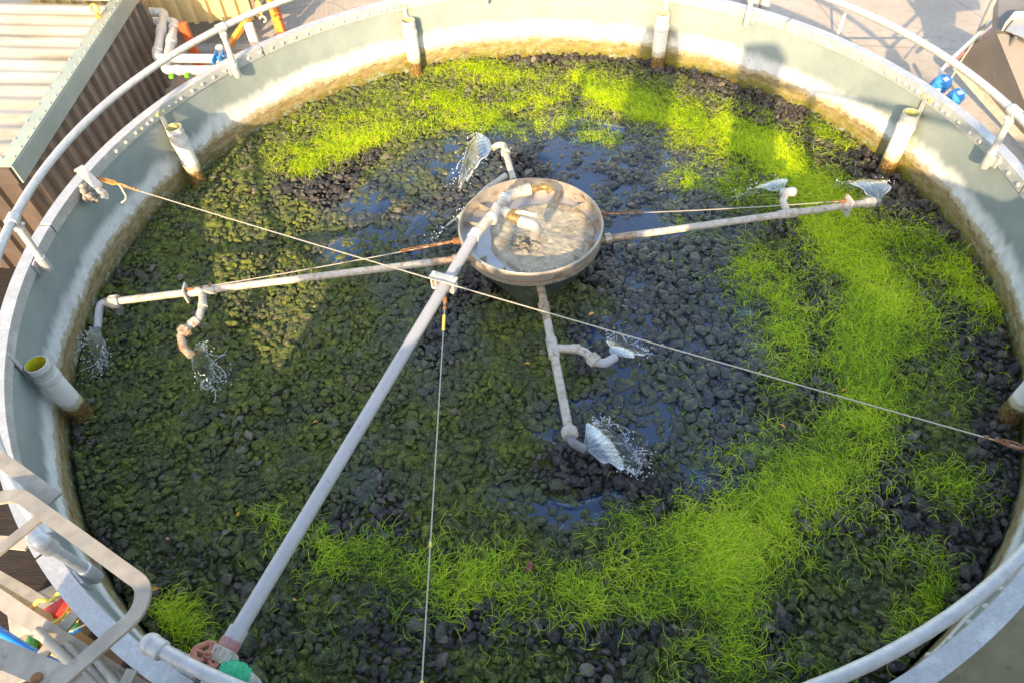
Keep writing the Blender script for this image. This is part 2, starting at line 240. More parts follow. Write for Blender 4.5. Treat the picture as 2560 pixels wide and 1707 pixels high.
# ------------------------------------------------------------------ mesh helpers
ORG = {}
class MB:
    def __init__(s): s.V = []; s.F = []; s.n = 0
    def add(s, V, F):
        V = [tuple(v) for v in V]; s.V += V; s.F += [tuple(i+s.n for i in f) for f in F]; s.n += len(V); return s
    def box(s, c, sz, rz=0, M=None):
        x, y, z = (q/2 for q in sz); b = .12*min(sz)
        pts = []
        # bevelled box: two inset loops per end
        def ring(zz, i): return [(-x+i, -y, zz), (x-i, -y, zz), (x, -y+i, zz), (x, y-i, zz), (x-i, y, zz), (-x+i, y, zz), (-x, y-i, zz), (-x, -y+i, zz)]
        def inset(zz, i): return [(px*(1-i/x), py*(1-i/y), zz) for px, py, _ in ring(zz, b)]
        L = inset(-z, b)+ring(-z+b, b)+ring(z-b, b)+inset(z, b)
        R = M or Matrix.Rotation(rz, 3, 'Z')
        L = [R@Vector(p)+Vector(c) for p in L]
        F = [tuple(range(7, -1, -1)), tuple(range(24, 32))]
        for k in range(3):
            for i in range(8): F.append((k*8+i, k*8+(i+1) % 8, k*8+8+(i+1) % 8, k*8+8+i))
        return s.add(L, F)
    def tube(s, pts, r, n=12, caps=True, closed=False):
        P = [Vector(p) for p in pts]; N = len(P); rr = r if isinstance(r, (list, tuple)) else [r]*N
        T = []
        for i in range(N):
            a = P[(i-1) % N] if closed or i > 0 else P[i]; b = P[(i+1) % N] if closed or i < N-1 else P[i]
            t = (b-a); T.append(t.normalized() if t.length > 1e-9 else Vector((0, 0, 1)))
        up = Vector((0, 0, 1)) if abs(T[0].z) < .9 else Vector((1, 0, 0)); A = (up-T[0]*up.dot(T[0])).normalized()
        V = []
        for i in range(N):
            A = (A-T[i]*A.dot(T[i])).normalized(); B = T[i].cross(A)
            for k in range(n):
                a = 2*PI*k/n; V.append(P[i]+(A*math.cos(a)+B*math.sin(a))*rr[i])
        F = []
        for i in range(N if closed else N-1):
            j = (i+1) % N
            for k in range(n): F.append((i*n+k, i*n+(k+1) % n, j*n+(k+1) % n, j*n+k))
        if caps and not closed: F += [tuple(range(n-1, -1, -1)), tuple((N-1)*n+k for k in range(n))]
        return s.add(V, F)
    def lathe(s, o, ax, prof, n=20, caps=True):
        """prof: (distance along axis, radius)"""
        ax = Vector(ax).normalized(); o = Vector(o); up = Vector((0, 0, 1)) if abs(ax.z) < .9 else Vector((1, 0, 0)); A = (up-ax*up.dot(ax)).normalized(); B = ax.cross(A)
        V = [o+ax*a+(A*math.cos(2*PI*k/n)+B*math.sin(2*PI*k/n))*q for a, q in prof for k in range(n)]; N = len(prof)
        F = [(i*n+k, i*n+(k+1) % n, (i+1)*n+(k+1) % n, (i+1)*n+k) for i in range(N-1) for k in range(n)]
        if caps: F += [tuple(range(n-1, -1, -1)), tuple((N-1)*n+k for k in range(n))]
        return s.add(V, F)
    def prism(s, P, off):
        P = [Vector(p) for p in P]; off = Vector(off); n = len(P)
        F = [tuple(range(n)), tuple(range(2*n-1, n-1, -1))]+[((i+1) % n, i, n+i, n+(i+1) % n) for i in range(n)]
        return s.add(P+[p+off for p in P], F)
    def ball(s, c, r, n=8, sq=(1, 1, 1)):
        V = []; F = []
        for i in range(n+1):
            a = PI*i/n
            for k in range(2*n): b = PI*k/n; V.append((c[0]+r*sq[0]*math.sin(a)*math.cos(b), c[1]+r*sq[1]*math.sin(a)*math.sin(b), c[2]+r*sq[2]*math.cos(a)))
        for i in range(n):
            for k in range(2*n): F.append((i*2*n+k, (i+1)*2*n+k, (i+1)*2*n+(k+1) % (2*n), i*2*n+(k+1) % (2*n)))
        return s.add(V, F)
    def build(s, name, mat, parent=None, smooth=True, ang=40):
        org = ORG.get(parent.name, Vector((0, 0, 0))) if parent else Vector((0, 0, 0))
        me = bpy.data.meshes.new(name); me.from_pydata([(v[0]-org.x, v[1]-org.y, v[2]-org.z) for v in s.V], [], s.F)
        me.materials.append(MAT[mat]); me.validate(); me.update()
        import bmesh
        bm = bmesh.new(); bm.from_mesh(me); bmesh.ops.recalc_face_normals(bm, faces=bm.faces); bm.to_mesh(me); bm.free()
        if smooth:
            me.polygons.foreach_set('use_smooth', [True]*len(me.polygons)); me.set_sharp_from_angle(angle=math.radians(ang))
        o = bpy.data.objects.new(name, me); COL.objects.link(o)
        if parent: o.parent = parent; ORG[o.name] = org
        return o
def npmesh(name, V, F, mat, parent=None, attrs=None, smooth=True):
    """V (n,3) array, F (m,k) array of equal-sized faces"""
    org = ORG.get(parent.name, Vector((0, 0, 0))) if parent else Vector((0, 0, 0))
    V = np.asarray(V, np.float32)-np.array(org, np.float32); F = np.asarray(F, np.int32); k = F.shape[1]
    me = bpy.data.meshes.new(name); me.vertices.add(len(V)); me.vertices.foreach_set('co', V.ravel())
    me.loops.add(F.size); me.loops.foreach_set('vertex_index', F.ravel()); me.polygons.add(len(F))
    me.polygons.foreach_set('loop_start', np.arange(0, F.size, k, dtype=np.int32))
    if isinstance(smooth, np.ndarray): me.polygons.foreach_set('use_smooth', smooth)
    else: me.polygons.foreach_set('use_smooth', np.full(len(F), bool(smooth)))
    me.update(calc_edges=True); me.materials.append(MAT[mat])
    for an, arr in (attrs or {}).items():
        at = me.attributes.new(an, 'FLOAT', 'POINT'); at.data.foreach_set('value', np.asarray(arr, np.float32))
    o = bpy.data.objects.new(name, me); COL.objects.link(o)
    if parent: o.parent = parent; ORG[o.name] = org
    return o
def tag(o, label=None, cat=None, group=None, kind=None):
    if label: o['label'] = label
    if cat: o['category'] = cat
    if group: o['group'] = group
    if kind: o['kind'] = kind
    return o
def thing(name, label, cat, loc=(0, 0, 0), group=None):
    o = bpy.data.objects.new(name, None); COL.objects.link(o); o.location = loc; o.empty_display_size = .1; ORG[o.name] = Vector(loc)
    return tag(o, label, cat, group)
def fillet(P, r, n=6):
    P = [Vector(p) for p in P]; out = [P[0]]
    for i in range(1, len(P)-1):
        a, b, c = P[i-1], P[i], P[i+1]; u = (a-b); v = (c-b); lu, lv = u.length, v.length; u.normalize(); v.normalize()
        ang = u.angle(v, 0)
        if ang > 3.1: out.append(b); continue
        d = min(r/math.tan(ang/2), .48*lu, .48*lv); p, q = b+u*d, b+v*d
        for k in range(n+1):
            t = k/n; out.append(p*(1-t)**2+b*2*t*(1-t)+q*t*t)
    out.append(P[-1]); return out
def pol(r, deg, z): a = math.radians(deg); return Vector((r*math.cos(a), r*math.sin(a), z))
def wave(P, n=40, sag=0.0):
    a, b = Vector(P[0]), Vector(P[1]); return [a.lerp(b, i/n)-Vector((0, 0, sag*4*(i/n)*(1-i/n))) for i in range(n+1)]

BED = -.62; RT = 2.99; GROUND = -1.0
# ------------------------------------------------------------------ ground
def sheet(name, P, z, mat, n=1):
    V = [(x, y, z) for x, y in P]; b = MB(); b.add(V, [tuple(range(len(V)))]); return tag(b.build(name, mat, smooth=False), kind='structure')
sheet('ground', [(-200, -200), (200, -200), (200, 200), (-200, 200)], GROUND, 'concrete')
sheet('path', [(1.2, -3.6), (6, -3.6), (6, -.3), (2.6, -.3)], GROUND+.004, 'olive')
sheet('boarded_floor', [(-9, -6), (-1, -6), (-1, -2.6), (-3.2, -.3), (-3.3, .85), (-9, .85)], GROUND+.006, 'boards')
# raised slab to the right, whose far edge shows as a step
k1, k2 = U(1900, 100, GROUND+.1), U(2560, 98, GROUND+.1)
kd = (k2-k1).normalized(); b = MB(); A_, B_ = k1-kd*1.2, k1+kd*7
b.prism([A_, B_, B_+Vector((0, -8, 0)), Vector((3.05, -.2, GROUND+.1)), Vector((2.1, 2.3, GROUND+.1))], (0, 0, -.13))
tag(b.build('pavement', 'concrete', smooth=False), kind='structure')

# ------------------------------------------------------------------ tank
tank = thing('filter_tank', 'large round grey-green steel tank with bolted galvanised rim and stained inner wall', 'tank', (0, 0, GROUND))
NA, NZ = 480, 26
za = np.concatenate([np.linspace(-.72, -.004, NZ)])
ang = np.linspace(0, 2*PI, NA, endpoint=False); VENTS = [18, 63, 108, 153, 198, -27]
Ag, Zg = np.meshgrid(ang, za)
alg = np.zeros_like(Ag)
for vd in VENTS:
    da = np.abs((np.degrees(Ag)-vd+180) % 360-180)*PI/180*3
    alg += np.clip(1-da/.17, 0, 1)*.75*np.where(vd == 198, .2, 1)*np.where(Zg > -.35, .45, 1)
low = np.clip((-.47-Zg)/.12, 0, 1); side = .35+.65*np.clip(np.cos(Ag-math.radians(55)), 0, 1)
alg += low*side*.95
V1 = np.stack([RT*np.cos(Ag), RT*np.sin(Ag), Zg], -1).reshape(-1, 3)
Vo = np.stack([(RT+.014)*np.cos(ang), (RT+.014)*np.sin(ang), np.full(NA, -.004)], -1); Vb = Vo.copy(); Vb[:, 2] = GROUND
VV = np.concatenate([V1, Vo, Vb]); Fs = []
for i in range(NZ+1):
    j = np.arange(NA); k = (j+1) % NA; Fs.append(np.stack([i*NA+j, i*NA+k, (i+1)*NA+k, (i+1)*NA+j][::-1], -1))
npmesh('wall', VV, np.concatenate(Fs), 'wall', tank, {'algae': np.concatenate([alg.ravel(), np.zeros(2*NA)])})
# rim angle iron in eight bolted lengths
for k in range(8):
    a0 = -2+45*k+.22; a1 = a0+45-.30; n = 40; V = []; F = []
    prof = [(2.9775, -.070), (2.9865, -.070), (2.9865, -.0035), (3.052, -.0035), (3.052, .004), (2.9775, .004)]
    for i in range(n+1):
        a = a0+(a1-a0)*i/n
        for (r, z) in prof: V.append(pol(r, a, z))
    q = len(prof)
    for i in range(n):
        for j in range(q): F.append((i*q+j, i*q+(j+1) % q, (i+1)*q+(j+1) % q, (i+1)*q+j))
    F += [tuple(range(q)), tuple(n*q+j for j in range(q-1, -1, -1))]
    MB().add(V, F).build('rim_flange', 'galv', tank, ang=30)
# domed bolts on the inner leg (those the photograph shows)
bolts = []
a = -64.0
while a < 246:
    if not (-44 < a < -29): bolts.append(a)
    nearv = min(abs((a-v+180) % 360-180) for v in VENTS)
    a += 2.15 if nearv > 4.2 else 1.15
cand = []
for a in bolts:
    P = pol(2.975, a, -.036); x, y, w = proj(P)
    if -30 < x < 2590 and -30 < y < 1740: cand.append(a)
proto = {}
for i, a in enumerate(cand[:100]):
    kindv = 'greenbolt' if min(abs((a-v+180) % 360-180) for v in VENTS) < 1.0 else 'whitebolt'
    if kindv not in proto:
        bm_ = MB(); bm_.lathe((0, 0, 0), (-1, 0, 0), [(0, .0145), (.004, .0145), (.009, .012), (.013, .007), (.0142, .001)], 12)
        o = bm_.build('bolt', kindv); proto[kindv] = o.data; bpy.data.objects.remove(o)
    o = bpy.data.objects.new('bolt', proto[kindv]); COL.objects.link(o); o.parent = tank
    P = pol(2.9775, a+random.uniform(-.12, .12), -.037+random.uniform(-.003, .003)); o.location = P-Vector((0, 0, GROUND)); o.rotation_euler = (0, 0, math.radians(a)); 
    if kindv == 'greenbolt': o['label'] = 'bolt head green with algae'

# ------------------------------------------------------------------ gravel bed
def field(strokes, XY):
    out = np.zeros(len(XY))
    for pts, rpx, d in strokes:
        W_ = [U(x, y, BED) for x, y in pts]
        for i in range(max(1, len(W_)-1)):
            a = np.array(W_[i][:2]); b = np.array(W_[min(i+1, len(W_)-1)][:2]); ab = b-a; L = ab@ab
            t = np.clip(((XY-a)@ab)/L, 0, 1) if L > 1e-9 else np.zeros(len(XY)); dd = np.linalg.norm(XY-(a+t[:, None]*ab), axis=1)
            px, py = pts[i]; rm = (U(px+rpx, py, BED)-U(px, py, BED)).length
            s = np.clip((1.25-dd/rm)/.75, 0, 1); out = np.maximum(out, d*s*s*(3-2*s))
    return out
MOSS = [([(560, 420), (700, 330), (900, 250)], 170, 1), ([(480, 560), (640, 620), (800, 700)], 190, 1), ([(700, 900), (900, 800), (1000, 650)], 190, .95), ([(300, 800), (380, 1000)], 160, .85), ([(400, 760), (540, 900)], 130, .9), ([(700, 560), (900, 640), (1000, 760)], 110, .75), ([(1250, 170), (1700, 220), (1850, 300)], 70, .5),
        ([(300, 1200), (560, 1200), (800, 1150)], 190, .72), ([(1000, 1000), (1150, 1150), (1250, 1000), (1270, 840)], 170, .9), ([(300, 1400), (700, 1450)], 190, .45), ([(1150, 1250), (1400, 1350)], 150, .75),
        ([(1080, 180), (1300, 200), (1550, 190)], 80, .75), ([(1900, 1400), (2200, 1450), (2100, 1600)], 130, .55), ([(1750, 1650), (1300, 1690), (700, 1650)], 80, .45), ([(1480, 760), (1400, 730)], 70, 1),
        ([(2300, 800), (2380, 1100)], 90, .4), ([(1000, 450), (1100, 350)], 130, .7), ([(1500, 1000), (1640, 960), (1700, 1100)], 100, .6)]
WET = [([(900, 520), (1020, 430), (1180, 350), (1330, 330)], 85, .75), ([(850, 620), (1000, 560)], 70, .6), ([(1400, 340), (1580, 380), (1680, 450), (1750, 560)], 130, 1), ([(1560, 480), (1700, 620)], 130, 1), ([(1760, 700), (1800, 860)], 130, 1),
       ([(1620, 760), (1650, 900), (1780, 1000), (1820, 1120)], 110, .95), ([(1380, 1050), (1500, 1020), (1600, 1080)], 80, .72), ([(1250, 1230), (1420, 1290), (1540, 1250)], 55, .62), ([(1100, 780), (1180, 860), (1050, 900)], 60, .55), ([(900, 1130), (880, 1220)], 60, .4), ([(1120, 640), (1080, 560)], 60, .7), ([(1190, 430), (1120, 500), (1060, 600)], 90, .75), ([(1500, 400), (1650, 560), (1720, 800)], 190, .8), ([(1560, 850), (1660, 1000), (1780, 1120)], 150, .75), ([(860, 560), (1000, 620), (1060, 740)], 100, .5), ([(1000, 850), (1100, 950)], 90, .4)]
BARE = [([(2230, 440), (2420, 680), (2520, 900), (2480, 1300), (2380, 1480)], 75, 1), ([(980, 1640), (1060, 1690)], 90, 1), ([(1500, 1600), (1480, 1690)], 80, 1), ([(1750, 230), (1950, 300), (2100, 400)], 50, .9), ([(250, 1300), (420, 1450)], 90, .5), ([(1500, 720), (1420, 700)], 60, .35)]
G = [([(745, 415), (830, 375), (960, 325)], 48, 1.0), ([(780, 350), (930, 345)], 40, .5), ([(1110, 165), (1190, 165), (1250, 190)], 42, .9), ([(1030, 255), (1110, 240), (1190, 290)], 45, .6), ([(1080, 300), (1250, 285), (1400, 235)], 46, .62), ([(1260, 185), (1500, 195)], 34, .55),
     ([(1480, 235), (1560, 255), (1650, 275)], 46, 1.0), ([(1600, 280), (1740, 305), (1850, 330)], 60, 1.1), ([(1240, 300), (1350, 300), (1450, 300)], 44, .5), ([(1460, 345), (1560, 355)], 34, .55), ([(1700, 350), (1800, 400)], 60, .5),
     ([(1830, 330), (1940, 400), (2040, 470)], 88, 1.25), ([(2040, 480), (2110, 560), (2150, 640)], 90, 1.15), ([(2130, 640), (2200, 720), (2200, 800)], 95, 1.2), ([(2190, 800), (2160, 900), (2190, 980)], 90, 1.1), ([(2190, 980), (2150, 1080), (2060, 1190)], 80, .95),
     ([(2060, 1190), (1950, 1270), (1860, 1340)], 95, 1.1), ([(1860, 1340), (1790, 1410), (1780, 1490)], 95, 1.25), ([(1760, 1500), (1820, 1580), (1800, 1650)], 60, .7), ([(1700, 1430), (1560, 1490), (1400, 1490)], 82, .8), ([(1400, 1480), (1260, 1440), (1150, 1460)], 70, .62),
     ([(1150, 1460), (1030, 1450)], 62, 1.2), ([(960, 1410), (860, 1390), (760, 1400)], 62, .75), ([(880, 1480), (1080, 1540)], 70, .4), ([(400, 1550), (460, 1610)], 55, 1.1), ([(360, 1520), (480, 1640)], 60, .6),
     ([(1900, 620), (1930, 760), (1960, 900)], 80, .75), ([(1960, 900), (1950, 1000)], 60, .35), ([(2260, 580), (2400, 700), (2500, 780)], 90, .6), ([(2470, 740), (2500, 760)], 45, 1.0), ([(2290, 850), (2420, 980)], 90, .4), ([(2330, 1200), (2440, 1240)], 80, .55), ([(2250, 1380), (2360, 1460)], 80, .4),
     ([(2330, 1520), (2380, 1480)], 50, .9), ([(2200, 1600), (2290, 1580)], 60, .5), ([(1600, 1640), (1900, 1680), (2100, 1640)], 70, .3), ([(1300, 1640), (1250, 1560)], 60, .3), ([(750, 1600), (900, 1580)], 60, .08), ([(2050, 310), (2110, 350)], 45, .7), ([(1740, 470), (1700, 440)], 42, .8), ([(1830, 440), (1880, 520)], 70, .7),
     ([(1690, 560), (1760, 600)], 40, .3), ([(1700, 930), (1800, 1080), (1750, 1180)], 90, .10), ([(1500, 1330), (1600, 1300), (1700, 1330)], 60, .45), ([(640, 1290), (700, 1340)], 50, .3), ([(1080, 1270), (1240, 1390)], 60, .15), ([(1650, 1370), (1750, 1300)], 60, .6), ([(620, 1500), (760, 1480)], 60, .15),
     ([(1860, 690), (1800, 640)], 40, .4), ([(1960, 1100), (1850, 1180)], 80, .5), ([(2050, 1450), (2150, 1320)], 90, .22), ([(640, 380), (900, 250), (1060, 215)], 90, .10), ([(960, 320), (1200, 310), (1500, 300)], 62, .34), ([(1020, 240), (1250, 225), (1480, 215), (1700, 240)], 55, .40), ([(690, 400), (800, 330), (1000, 260)], 70, .28), ([(1750, 230), (1950, 310)], 50, .25), ([(1680, 620), (1800, 760)], 90, .10)]
sp = .0385; gx = np.arange(-3, 3, sp); gy = np.arange(-3, 3, sp*.866)
XX, YY = np.meshgrid(gx, gy); XX = XX+((np.arange(len(gy)) % 2)*sp/2)[:, None]
XY = np.stack([XX.ravel(), YY.ravel()], 1)+rng.normal(0, sp*.19, (XX.size, 2)); XY = XY[np.hypot(XY[:, 0], XY[:, 1]) < RT-.025]
px_, py_, w_ = proj(np.c_[XY, np.full(len(XY), BED)]); XY = XY[(px_ > -250) & (px_ < 2810) & (py_ < 1960)]
def vnoise(XY, sc, seed):
    r = np.random.default_rng(seed); g = r.random((96, 96)); q = XY*sc+40; i = np.floor(q).astype(int); f = q-i; f = f*f*(3-2*f); i %= 96; j = (i+1) % 96
    return (g[i[:, 0], i[:, 1]]*(1-f[:, 0])*(1-f[:, 1])+g[j[:, 0], i[:, 1]]*f[:, 0]*(1-f[:, 1])+g[i[:, 0], j[:, 1]]*(1-f[:, 0])*f[:, 1]+g[j[:, 0], j[:, 1]]*f[:, 0]*f[:, 1])
grassv = field(G, XY); mossv = np.maximum(field(MOSS, XY), .62*np.clip(grassv*1.4, 0, 1)); wetv = field(WET, XY); barev = field(BARE, XY)
mossv = np.clip(mossv*(1-.62*barev)+.30*(vnoise(XY, 5, 3)-.5)+.10, 0, 1); wetv = np.clip(wetv+.8*(vnoise(XY, 6, 5)-.45)*(wetv > .05), 0, 1)*(1-barev)
hbed = .035*(vnoise(XY, 2.2, 8)-.5)+.03*(vnoise(XY, 7, 9)-.5)
import bmesh
def ico(sub):
    bm = bmesh.new(); bmesh.ops.create_icosphere(bm, subdivisions=sub, radius=1); V = np.array([v.co[:] for v in bm.verts]); F = np.array([[v.index for v in f.verts] for f in bm.faces]); bm.free(); return V, F
def variants(sub, n, cut, lump):
    V, F = ico(sub); out = []
    for i in range(n):
        W_ = V.copy()
        for _ in range(cut):
            d = rng.normal(size=3); d /= np.linalg.norm(d); h = rng.uniform(.42, .8); s = W_@d; W_ = W_-np.outer(np.clip(s-h, 0, None), d)*.92
        if lump:
            k = rng.normal(0, 3.2, (5, 3)); ph = rng.uniform(0, 6, 5); W_ = W_*(1+lump*np.sin(V@k.T+ph).sum(1)[:, None]/5)
            k = rng.normal(0, 8, (5, 3)); W_ = W_*(1+lump*.7*np.sin(V@k.T+ph).sum(1)[:, None]/5)
        W_ = W_*(1+rng.normal(0, .045 if lump else .02, (len(W_), 1)))
        out.append(W_)
    return out, F
stoneV, stoneF = variants(2, 18, 11, .05); lumpV, lumpF = variants(3, 14, 1, .20)
def stones(idx, var, F, size, flat):
    n = len(idx); nv = len(var[0]); Vs = np.empty((n, nv, 3)); 
    for q, i in enumerate(idx):
        R = np.array(Matrix.Rotation(rng.uniform(0, 6.3), 3, 'Z')@Matrix.Rotation(rng.normal(0, .5), 3, 'X'))
        s = size[q]*np.array([rng.uniform(.85, 1.35), rng.uniform(.75, 1.0), rng.uniform(*flat)])
        Vs[q] = (var[rng.integers(len(var))]*s)@R.T+np.array([XY[i, 0], XY[i, 1], BED-.018+hbed[i]+rng.normal(0, .007)])
    Fs = (F[None]+(np.arange(n)*nv)[:, None, None]).reshape(-1, 3); return Vs.reshape(-1, 3), Fs, np.repeat(idx, nv)
islump = (wetv > .35) | ((mossv > .6) & (rng.random(len(XY)) < .30))
i0 = np.where(~islump)[0]; i1 = np.where(islump)[0]
Va, Fa, ra = stones(i0, stoneV, stoneF, sp*np.clip(rng.lognormal(-.47, .38, len(i0)), .34, 1.5), (.6, .9)); Vb, Fb, rb = stones(i1, lumpV, lumpF, sp*rng.uniform(.50, .78, len(i1))*(1+.75*wetv[i1]*(rng.random(len(i1)) < .35)), (.5, .75))
tintv = np.clip(rng.beta(1.6, 2.6, len(XY)), 0, 1); idx = np.concatenate([ra, rb])
bed = npmesh('gravel', np.concatenate([Va, Vb]), np.concatenate([Fa, Fb+len(Va)]), 'gravel', None, {'tint': tintv[idx], 'moss': mossv[idx], 'wet': wetv[idx]}, np.concatenate([np.zeros(len(Fa), bool), np.ones(len(Fb), bool)]))
tag(bed, 'bed of wet dark stones filling the tank, mossy on the left and slimy around the basin', 'gravel', kind='stuff')
gs = .0115; mx_ = np.arange(-2.99, 2.99, gs); Mx, My = np.meshgrid(mx_, mx_); MX = np.stack([Mx.ravel(), My.ravel()], 1); nM = len(mx_)
mm = np.maximum(field(MOSS, MX), .65*np.clip(field(G, MX)*1.4, 0, 1)); mb_ = field(BARE, MX); mw = field(WET, MX); mm = np.clip(mm*(1-.6*mb_)+.35*(vnoise(MX, 5, 3)-.5)+.12, 0, 1)
Mz = BED-.052+.030*mm+.012*mw+.030*(vnoise(MX, 2.2, 8)-.5)+.022*(vnoise(MX, 15, 71)-.5)+.018*(vnoise(MX, 34, 72)-.5)+rng.normal(0, .0022, len(MX))
ins = np.hypot(MX[:, 0], MX[:, 1]) < RT-.012; px_, py_, w_ = proj(np.c_[MX, Mz]); ins &= (px_ > -250) & (px_ < 2810) & (py_ < 1960)
i, j = np.meshgrid(np.arange(nM-1), np.arange(nM-1), indexing='ij'); Fm = np.stack([i*nM+j, i*nM+j+1, (i+1)*nM+j+1, (i+1)*nM+j], -1).reshape(-1, 4); Fm = Fm[ins[Fm].all(1)]
used = np.unique(Fm); rem = np.full(len(MX), -1); rem[used] = np.arange(len(used))
tag(npmesh('moss', np.c_[MX, Mz][used], rem[Fm], 'gravel', None, {'tint': .25*vnoise(MX, 30, 75)[used], 'moss': np.clip(mm[used]*1.5+.12, 0, 1), 'wet': mw[used]*.8}), 'dark olive moss and silt packed between the stones', 'moss', kind='stuff')
# thin film of water standing between the stones round the basin
nr, na = 110, 220; rr = np.linspace(.02, RT-.02, nr); aa = np.linspace(0, 2*PI, na, endpoint=False); Rg, Ag = np.meshgrid(rr, aa, indexing='ij')
WX = np.stack([(Rg*np.cos(Ag)).ravel(), (Rg*np.sin(Ag)).ravel()], 1); wz = field(WET, WX)*(1-field(BARE, WX)); WZ = BED-.085+.078*np.clip(wz*1.35, 0, 1)+.006*(vnoise(WX, 5, 21)-.5)
i, j = np.meshgrid(np.arange(nr-1), np.arange(na), indexing='ij'); k = (j+1) % na
tag(npmesh('water', np.c_[WX, WZ], np.stack([i*na+j, (i+1)*na+j, (i+1)*na+k, i*na+k], -1).reshape(-1, 4), 'water'), kind='structure')

# ------------------------------------------------------------------ bright grass-like growth
P0 = []; dens = []
for pts, rpx, d in G:
    W_ = [U(x, y, BED) for x, y in pts]
    for i in range(len(W_)-1):
        a, b = np.array(W_[i][:2]), np.array(W_[i+1][:2]); rm = (U(pts[i][0]+rpx, pts[i][1], BED)-U(*pts[i], BED)).length
        n = int(d*12500*(np.linalg.norm(b-a)*2*rm+PI*rm*rm)*.62); t = rng.random(n)
        q = a+(b-a)*t[:, None]+rng.normal(0, rm*.50, (n, 2))*(1+.55*(rng.random((n, 1)) < .3)); P0.append(q); dens.append(np.full(n, min(d, 1.1)))
P0 = np.concatenate(P0); dens = np.concatenate(dens)
cl = vnoise(P0, 9, 31)*.6+vnoise(P0, 22, 33)*.4; keep = (np.hypot(P0[:, 0], P0[:, 1]) < RT-.06) & (rng.random(len(P0)) < np.clip((cl-.42+dens*.22)*3.0, 0.03, 1))
P0 = P0[keep]; dens = dens[keep]; N = len(P0); S = 6
flow = np.arctan2(P0[:, 1], P0[:, 0])+2.2+(vnoise(P0, 1.6, 41)-.5)*3.0
th = flow+rng.normal(0, 1.15-.55*np.clip(dens, 0, 1), N); ph = rng.uniform(.1, .95, N); L = rng.uniform(.045, .13, N)*(.8+.35*np.clip(dens, 0, 1)); wd = rng.uniform(.0007, .0016, N)
cur = rng.normal(0, .30, N); p = np.c_[P0, np.full(N, BED+.004)+rng.uniform(-.012, .022, N)]; cen = [p.copy()]; dirs = []
for s_ in range(S):
    d = np.stack([np.cos(th)*np.cos(ph), np.sin(th)*np.cos(ph), np.sin(ph)], 1); dirs.append(d); p = p+d*(L/S)[:, None]; cen.append(p.copy()); th = th+cur+rng.normal(0, .22, N); ph = ph-rng.uniform(.12, .42, N)
    low_ = p[:, 2] < BED+.008; ph = np.where(low_, np.abs(ph)*.5+.1, ph)
dirs.append(dirs[-1]); cen = np.array(cen); dirs = np.array(dirs)
sd = np.stack([-dirs[..., 1], dirs[..., 0], rng.normal(0, .35, dirs.shape[:2])], -1); sd /= np.linalg.norm(sd, axis=-1, keepdims=True)
wp = (wd[None]*np.array([.8, 1, 1, .95, .8, .55, .15])[:, None])[..., None]
VG = np.stack([cen-sd*wp, cen+sd*wp], 2).transpose(1, 0, 2, 3).reshape(-1, 3)
base = np.arange(N)[:, None]*(2*(S+1)); q = np.arange(S)*2
FG = np.stack([base+q, base+q+1, base+q+3, base+q+2], -1).reshape(-1, 4)
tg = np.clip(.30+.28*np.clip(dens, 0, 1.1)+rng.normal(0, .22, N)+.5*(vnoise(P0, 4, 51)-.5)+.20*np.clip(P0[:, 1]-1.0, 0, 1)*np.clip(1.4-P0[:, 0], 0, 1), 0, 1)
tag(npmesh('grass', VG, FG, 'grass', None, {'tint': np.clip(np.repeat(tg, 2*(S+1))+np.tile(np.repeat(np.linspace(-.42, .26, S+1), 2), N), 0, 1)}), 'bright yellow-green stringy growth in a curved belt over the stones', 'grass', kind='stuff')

# ------------------------------------------------------------------ vent pipes round the wall
def make_vent(lining):
    t = thing('vent_pipe', 'x', 'pipe', (0, 0, 0), 'vent pipes standing along the tank wall')
    b = MB(); r0, r1 = .060, .0545
    b.lathe((0, 0, -.03), (0, 0, 1), [(0, r0), (.435, r0)], 28, False); b.build('pipe', 'vent', t)
    b = MB(); b.lathe((0, 0, .40), (0, 0, 1), [(0, r0+.001), (.004, .0655), (.044, .0655), (.050, .064), (.051, .0595), (.145, .0595), (.146, r1), (.02, r1-.001)], 28, False); b.build('collar', 'pvc_white', t)
    b = MB(); b.lathe((0, 0, .548), (0, 0, -1), [(.003, r1-.0005), (.20, r1-.003), (.201, .001)], 28, False); b.build('lining', lining, t)
    b = MB(); b.box((.0715, 0, .575), (.008, .034, .19)); b.build('strap', 'galv', t); b = MB(); b.lathe((0, 0, .49), (0, 0, 1), [(0, .0600), (0, .0625), (.022, .0625), (.022, .0600)], 28, False); b.build('band', 'galv', t)
    return t
vl = {18: 'white vent pipe on the right wall with a broad dark shadow at its left', 63: 'white vent pipe at the back wall standing among blurred shadows', 108: 'white vent pipe at the sunny back wall with a narrow shadow at its right',
      153: 'white vent pipe on the left back wall below a lime-green stain', 198: 'nearest left vent pipe with a slanted top and yellow lining', -27: 'vent pipe cut by the right edge, only its dark mossy foot in view'}
vz = BED-.06
def dup(root, loc, rz):
    r = root.copy(); COL.objects.link(r); r.location = loc; r.rotation_euler = (0, 0, rz)
    for ch in list(root.children):
        c_ = ch.copy(); COL.objects.link(c_); c_.parent = r
        for g in ch.children:
            d_ = g.copy(); COL.objects.link(d_); d_.parent = c_
    return r
vp = make_vent('ventin'); first = True
for a in (108, 63, 18, 153, -27):
    loc = pol(2.905, a, vz); o = vp if first else dup(vp, loc, math.radians(a)); o.location = loc; o.rotation_euler = (0, 0, math.radians(a)); o['label'] = vl[a]; first = False
o = make_vent('ventyellow'); o.location = pol(2.905, 198, vz); o.rotation_euler = (0, 0, math.radians(198)); o['label'] = vl[198]

